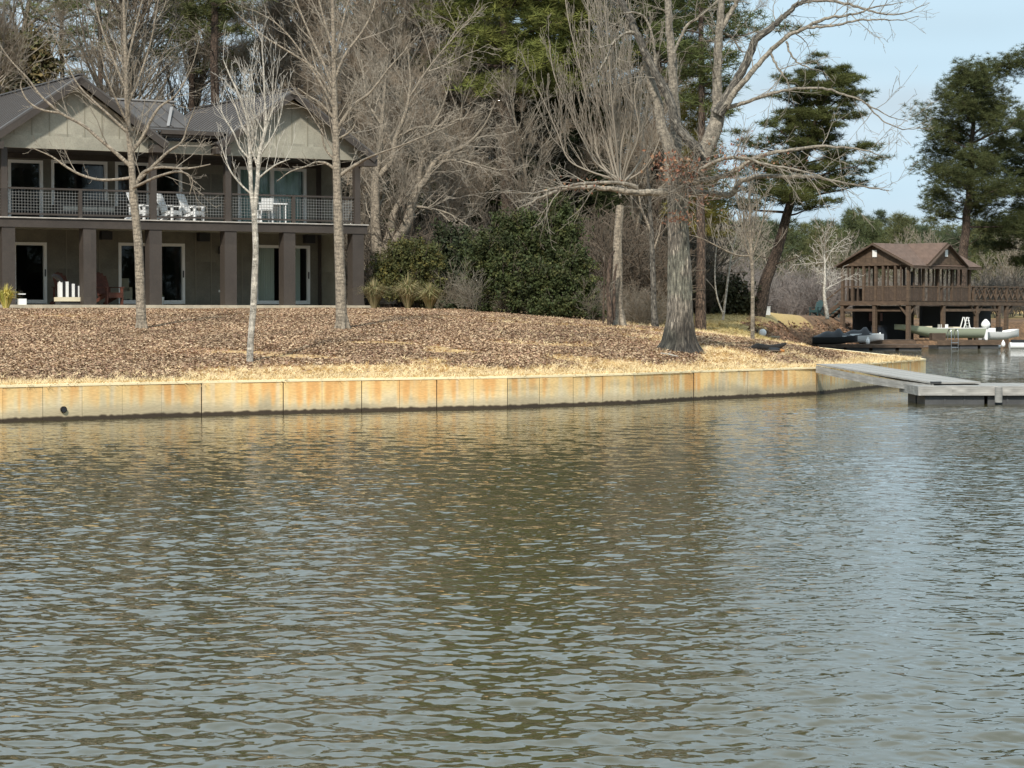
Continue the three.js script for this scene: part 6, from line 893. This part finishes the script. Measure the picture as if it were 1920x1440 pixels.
{ const p = atBoat(0.6, 0, 1.7), g = thing('swim_dock', 'low brown dock with a chrome ladder before the green boat', 'dock', p, BT * 0.35); boards('deck_boards', M.boatBrown, g, 0, 4.3, 0.46, -1.5, 0); bx('fascia', M.boatBrown, g, 0, 0.16, -0.02, 4.3, 0.42, 0.03); for (let k = 0; k < 3; k++) bx('float', M.float, g, 0.1 + k * 1.4, -0.2, -1.4, 1.3 + k * 1.4, 0.15, -0.06); bx('bench', M.boatBrownB, g, 0.1, 0.46, -1.3, 1.0, 0.88, -0.9);
  const l = thing('swim_ladder', 'chrome swim ladder with two looped rails on the low dock', 'ladder', [p[0], 0, p[2]], BT * 0.35); for (const x of [0.85, 1.3]) new MB().tube([V3(x, 0.47, -0.35), V3(x, 0.95, -0.33), V3(x, 1.1, -0.2), V3(x, 1.12, -0.02), V3(x, 1.0, 0.1), V3(x, 0.5, 0.14), V3(x, -0.4, 0.14)], Array(7).fill(0.028), 8).build('rail', M.steel, l); for (const y of [0.3, 0.02]) new MB().tube([V3(0.85, y, 0.14), V3(1.3, y, 0.14)], [0.022, 0.022], 6).build('rung', M.steel, l); }
/* hull: stations along x from stern (0) to bow (L) */
function hull(L, W, H, o = {}) {
  const secs = [], n = 16, q = 14; for (let k = 0; k <= n; k++) { const t = k / n, w = W / 2 * (t < 0.55 ? 1 : Math.sqrt(Math.max(0.002, 1 - ((t - 0.55) / 0.45) ** 2.2))), rise = (o.rise ?? 0.18) * step(0.5, 1, t), keel = (o.keel ?? 0.4) * H * step(0.5, 1, t), s = []; for (let j = 0; j <= q; j++) { const a = j / q * 2 - 1, y = H * Math.pow(Math.abs(a), 2.6) * 1 + rise * Math.abs(a) + keel * (1 - Math.abs(a)); s.push(V3(t * L, y, Math.sign(a) * w * Math.pow(Math.abs(a), 0.55))); } for (let j = q; j >= 0; j--) { const a = j / q * 2 - 1; s.push(V3(t * L, H * 0.72 + rise + (o.deck ?? 0), a * w * 0.9)); } secs.push(s); }
  return new MB().loft(secs, true, true);
}
{ const g = thing('bass_boat', 'pale green fishing boat on a lift under the boathouse', 'boat', [Xat(1838, 141.5), 0.55, -141.5], Math.PI + 0.18);
  hull(5.6, 1.9, 0.62, { keel: 1.05, rise: 0.24 }).build('hull', M.greenHull, g); for (const s of [-1, 1]) bx('rub_rail', M.white, g, 0, 0.6, s * 0.93 - 0.02, 3.2, 0.64, s * 0.93 + 0.02);
  bx('console', M.plastic, g, 2.3, 0.45, -0.5, 2.75, 0.85, 0.1); bx('seat', M.cream, g, 1.5, 0.45, -0.6, 2.0, 0.7, 0.5); bx('bow_cushion', M.cream, g, 3.3, 0.6, -0.4, 4.2, 0.74, 0.3);
  { const m = new MB(); for (const z of [-0.3, 0.3]) { m.bar(V3(0.75, 0.45, z), V3(0.95, 1.3, z), 0.05, 0.05, V3(0, 0, 1)); m.bar(V3(1.25, 0.45, z), V3(1.02, 1.3, z), 0.05, 0.05, V3(0, 0, 1)); } for (let k = 0; k < 5; k++) m.box(0.82, 0.55 + k * 0.17, -0.3, 0.87, 0.59 + k * 0.17, 0.3); m.build('casting_ladder', M.plastic, g); }
  const mo = group('outboard_motor', g); { const s = []; for (let k = 0; k <= 8; k++) { const t = k / 8, w = Math.sin(Math.PI * clamp(t * 0.8 + 0.14, 0, 1)), q = []; for (let j = 0; j < 12; j++) { const a = j / 12 * 6.2832; q.push(V3(-0.35 + 0.30 * w * Math.cos(a), 0.55 + t * 0.62, 0.22 * w * Math.sin(a))); } s.push(q); } new MB().loft(s).build('cowling', M.plastic, mo); } bx('leg', M.plastic, mo, -0.45, -0.35, -0.08, -0.25, 0.6, 0.08); bx('skeg', M.plastic, mo, -0.6, -0.45, -0.06, -0.2, -0.2, 0.06); bx('clamp', M.black, mo, -0.26, 0.4, -0.15, 0.0, 0.6, 0.15); }
{ const g = thing('white_boat', 'small white boat half hidden behind the right boathouse posts', 'boat', [Xat(1838, 143), 0.42, -143], 0.22); hull(2.6, 1.5, 0.5).build('hull', M.plastic, g); bx('windscreen', M.black, g, 1.2, 0.5, -0.5, 1.26, 0.8, 0.5); bx('seat', M.white, g, 0.3, 0.36, -0.5, 0.8, 0.75, 0.5); }
{ const g = thing('lift_float', 'long white lift float lying on the water at the right edge', 'float', [Xat(1893, 138.5), -0.02, -138.5], 0.1); new MB().tube([V3(0, 0.14, 0), V3(1.4, 0.14, 0)], [0.2, 0.2], 12, true).build('tank', M.plastic, g); bx('bracket', M.black, g, 0.1, 0.3, -0.1, 1.3, 0.5, 0.1); }
{ const g = thing('lift_float', 'low white float between the two right boathouse posts', 'float', [Xat(1838, 139), -0.03, -139], 0.1); new MB().tube([V3(0, 0.08, 0), V3(1.25, 0.08, 0)], [0.12, 0.12], 10, true).build('tank', M.plastic, g); }
function craft(label, p, turn, cover, white) {
  const g = thing('jet_ski', label, 'jet ski', p, turn); hull(2.6, 1.0, 0.42, { rise: 0.1 }).build('hull', white ? M.plastic : M.black, g);
  const s = []; for (let k = 0; k <= 14; k++) { const t = k / 14, x = 0.08 + 2.35 * t, top = 0.45 + 0.32 * Math.exp(-(((t - 0.34) / 0.22) ** 2)) + 0.44 * Math.exp(-(((t - 0.62) / 0.10) ** 2)) + 0.12 * Math.exp(-(((t - 0.85) / 0.12) ** 2)), w = 0.46 * Math.sqrt(Math.max(0.02, 1 - (2 * t - 0.95) ** 4)), q = []; for (let j = 0; j <= 10; j++) { const a = j / 10 * Math.PI; q.push(V3(x, 0.36 + (top - 0.36) * Math.pow(Math.sin(a), 0.8), w * Math.cos(a) * (1 - 0.3 * Math.sin(a)))); } s.push(q); }
  new MB().loft(s, true).build('cover', cover, g);
  if (white) { const m = new MB(); for (const z of [-1, 1]) m.bar(V3(0.6, 0.47, z * 0.42), V3(2.3, 0.5, z * 0.3), 0.05, 0.1); m.build('side_stripe', M.plastic, g); } else bx('strap_plate', M.plastic, g, 1.6, 0.44, 0.36, 1.95, 0.5, 0.40);
}
craft('black covered jet ski at the left end of the low dock', [Xat(1523, 131.9), 0.28, -131.9], -0.12, M.black, false);
craft('jet ski with white hull and dark cover nearer the boathouse post', [Xat(1573, 133.2), 0.36, -133.2], -0.05, M.black, true);
adirondack('lawn_chair', 'dark green slatted lawn chair on the bank left of the bare shore tree', M.greenCover, [Xat(1531, 141), G(Xat(1531, 141), -141), -141], -0.7, undefined, 0.9);
adirondack('lawn_chair', 'dark green slatted lawn chair beside the top of the boathouse stairs', M.greenCover, [Xat(1568, 148), G(Xat(1568, 148), -148), -148], -0.5, undefined, 0.9);
{ const g = thing('porch_stove', 'small black stove behind the boathouse porch rail', 'stove', atBoat(1.2, 2.845, -0.6), BT); bx('body', M.black, g, -0.3, 0.35, -0.3, 0.3, 0.95, 0.3); for (const [x, z] of [[-1, -1], [1, -1], [-1, 1], [1, 1]]) bx('leg', M.black, g, x * 0.26 - 0.03, 0, z * 0.26 - 0.03, x * 0.26 + 0.03, 0.35, z * 0.26 + 0.03); new MB().tube([V3(0, 0.95, 0), V3(0, 1.8, 0)], [0.07, 0.07], 10).build('flue', M.black, g); }
adirondack('deck_chair', 'tan wooden chair on the open deck beside the crossed railing', M.boatBrown, atBoat(7.6, 2.845, -0.9), BT + 0.8, undefined, 0.9);
{ const g = thing('supply_bin', 'dark blue lidded bin behind the left boathouse post', 'bin', atBoat(1.2, 0.3, -3.0), BT); bx('body', mat(L(0.02, 0.025, 0.035), 0.5), g, -0.35, 0, -0.35, 0.35, 0.95, 0.35); bx('lid', M.black, g, -0.38, 0.95, -0.38, 0.38, 1.03, 0.38); }
function fender(label, p) { const m = new MB(); m.add(new THREE.LatheGeometry([[0.001, 0], [0.1, 0.03], [0.13, 0.15], [0.1, 0.3], [0.04, 0.36], [0.04, 0.42], [0.001, 0.43]].map(q => new THREE.Vector2(...q)), 12)); const o = m.build('dock_fender', M.plastic); o.position.set(...p); tag(o, label, 'fender'); }
fender('white dock fender on the step right of the jet skis', [Xat(1650, 133.6), 0.54, -133.6]); fender('white dock fender at the front edge of the low dock', [Xat(1627, 131.8), 0.28, -131.8]); fender('white float hanging at the right boathouse post', [Xat(1881, 137), 0.05, -137]);
/* things on the point: slab, float on a stand, driftwood, fallen stick, far cabinet */
{ const d = 108, x0 = Xat(1325, d), x1 = Xat(1462, d), y = G((x0 + x1) / 2, -d); const g = thing('concrete_ledge', 'low pale concrete ledge on the bank behind the young tree', 'ledge', [0, 0, 0]); const m = new MB(); m.box(x0, y - 0.6, -d - 1, x1, Yat(632, d), -d); m.build('ledge', M.slab, g); bx('lip', M.trim, g, x0, Yat(632, d) + 0.003, -d - 0.2, x1, Yat(632, d) + 0.04, -d + 0.04); rebaseMesh(g, x0, y, -d); }
function rebaseMesh(g, x, y, z) { g.children.forEach(c => c.geometry.translate(-x, -y, -z)); g.position.set(x, y, z); }
{ const d = 104, g = thing('round_float', 'white round disc on a short dark stand on the far bank', 'buoy', [Xat(1430, d), Yat(632, d), -d]); new MB().add(new THREE.SphereGeometry(0.17, 16, 12), new THREE.Matrix4().makeScale(1, 1, 0.45).setPosition(0, 0.2, 0)).build('disc', M.plastic, g); new MB().tube([V3(-0.22, -0.3, -0.1), V3(-0.24, 0.35, -0.1)], [0.05, 0.04], 8, true).build('stand', M.black, g); }
{ const d = 62, p = onG(1440, d), g = thing('driftwood', 'black weathered driftwood log with an orange broken end on the straw', 'driftwood', [p.x, p.y, p.z]), r = rng(301); new MB().tube([V3(-0.55, 0.06, 0.1), V3(-0.3, 0.12, 0.05), V3(0.05, 0.08, 0), V3(0.3, 0.13, -0.1), V3(0.52, 0.22, -0.2)], [0.05, 0.11, 0.1, 0.08, 0.025], 9, true).build('log', M.charred ??= mat(L(0.045, 0.036, 0.03), 0.95, { bumpMap: barkB, bumpScale: 0.02 }), g); new MB().tube([V3(0.02, 0.05, 0.1), V3(0.2, 0.02, 0.2), V3(0.3, 0.06, 0.24)], [0.06, 0.09, 0.04], 8, true).build('stub', M.black, g); new MB().tube([V3(0.2, 0.03, 0.2), V3(0.42, 0.02, 0.26)], [0.06, 0.03], 8, true).build('broken_end', M.orange, g); new MB().tube([V3(-0.3, 0.02, 0.25), V3(0.1, 0.03, 0.3), V3(0.45, 0.02, 0.25)], [0.02, 0.02, 0.01], 6).build('stick', M.darkTwig, g); }
{ const d = 56.6, p = onG(1256, d), g = thing('fallen_stick', 'pale fallen branch lying at the foot of the oak', 'branch', [p.x, p.y, p.z]); new MB().tube([V3(-0.22, 0.09, -0.1), V3(-0.05, 0.07, 0), V3(0.12, 0.03, 0.1), V3(0.2, 0.02, 0.12)], [0.018, 0.022, 0.02, 0.008], 7, true).build('branch', M.paleBark, g); new MB().tube([V3(-0.05, 0.06, 0), V3(0.0, 0.1, -0.06), V3(0.04, 0.16, -0.1)], [0.012, 0.01, 0.004], 5).build('side_branch', M.paleBark, g); }
{ const d = 121, x = Xat(1437, d), g = thing('white_cabinet', 'small white utility cabinet on the far lawn before the grey trees', 'cabinet', [x, G(x, -d), -d], 0.2); bx('body', M.white, g, -0.16, 0, -0.15, 0.16, 0.42, 0.15); bx('lid', M.white, g, -0.18, 0.42, -0.17, 0.18, 0.46, 0.17); }
renderer.render(scene, camera);
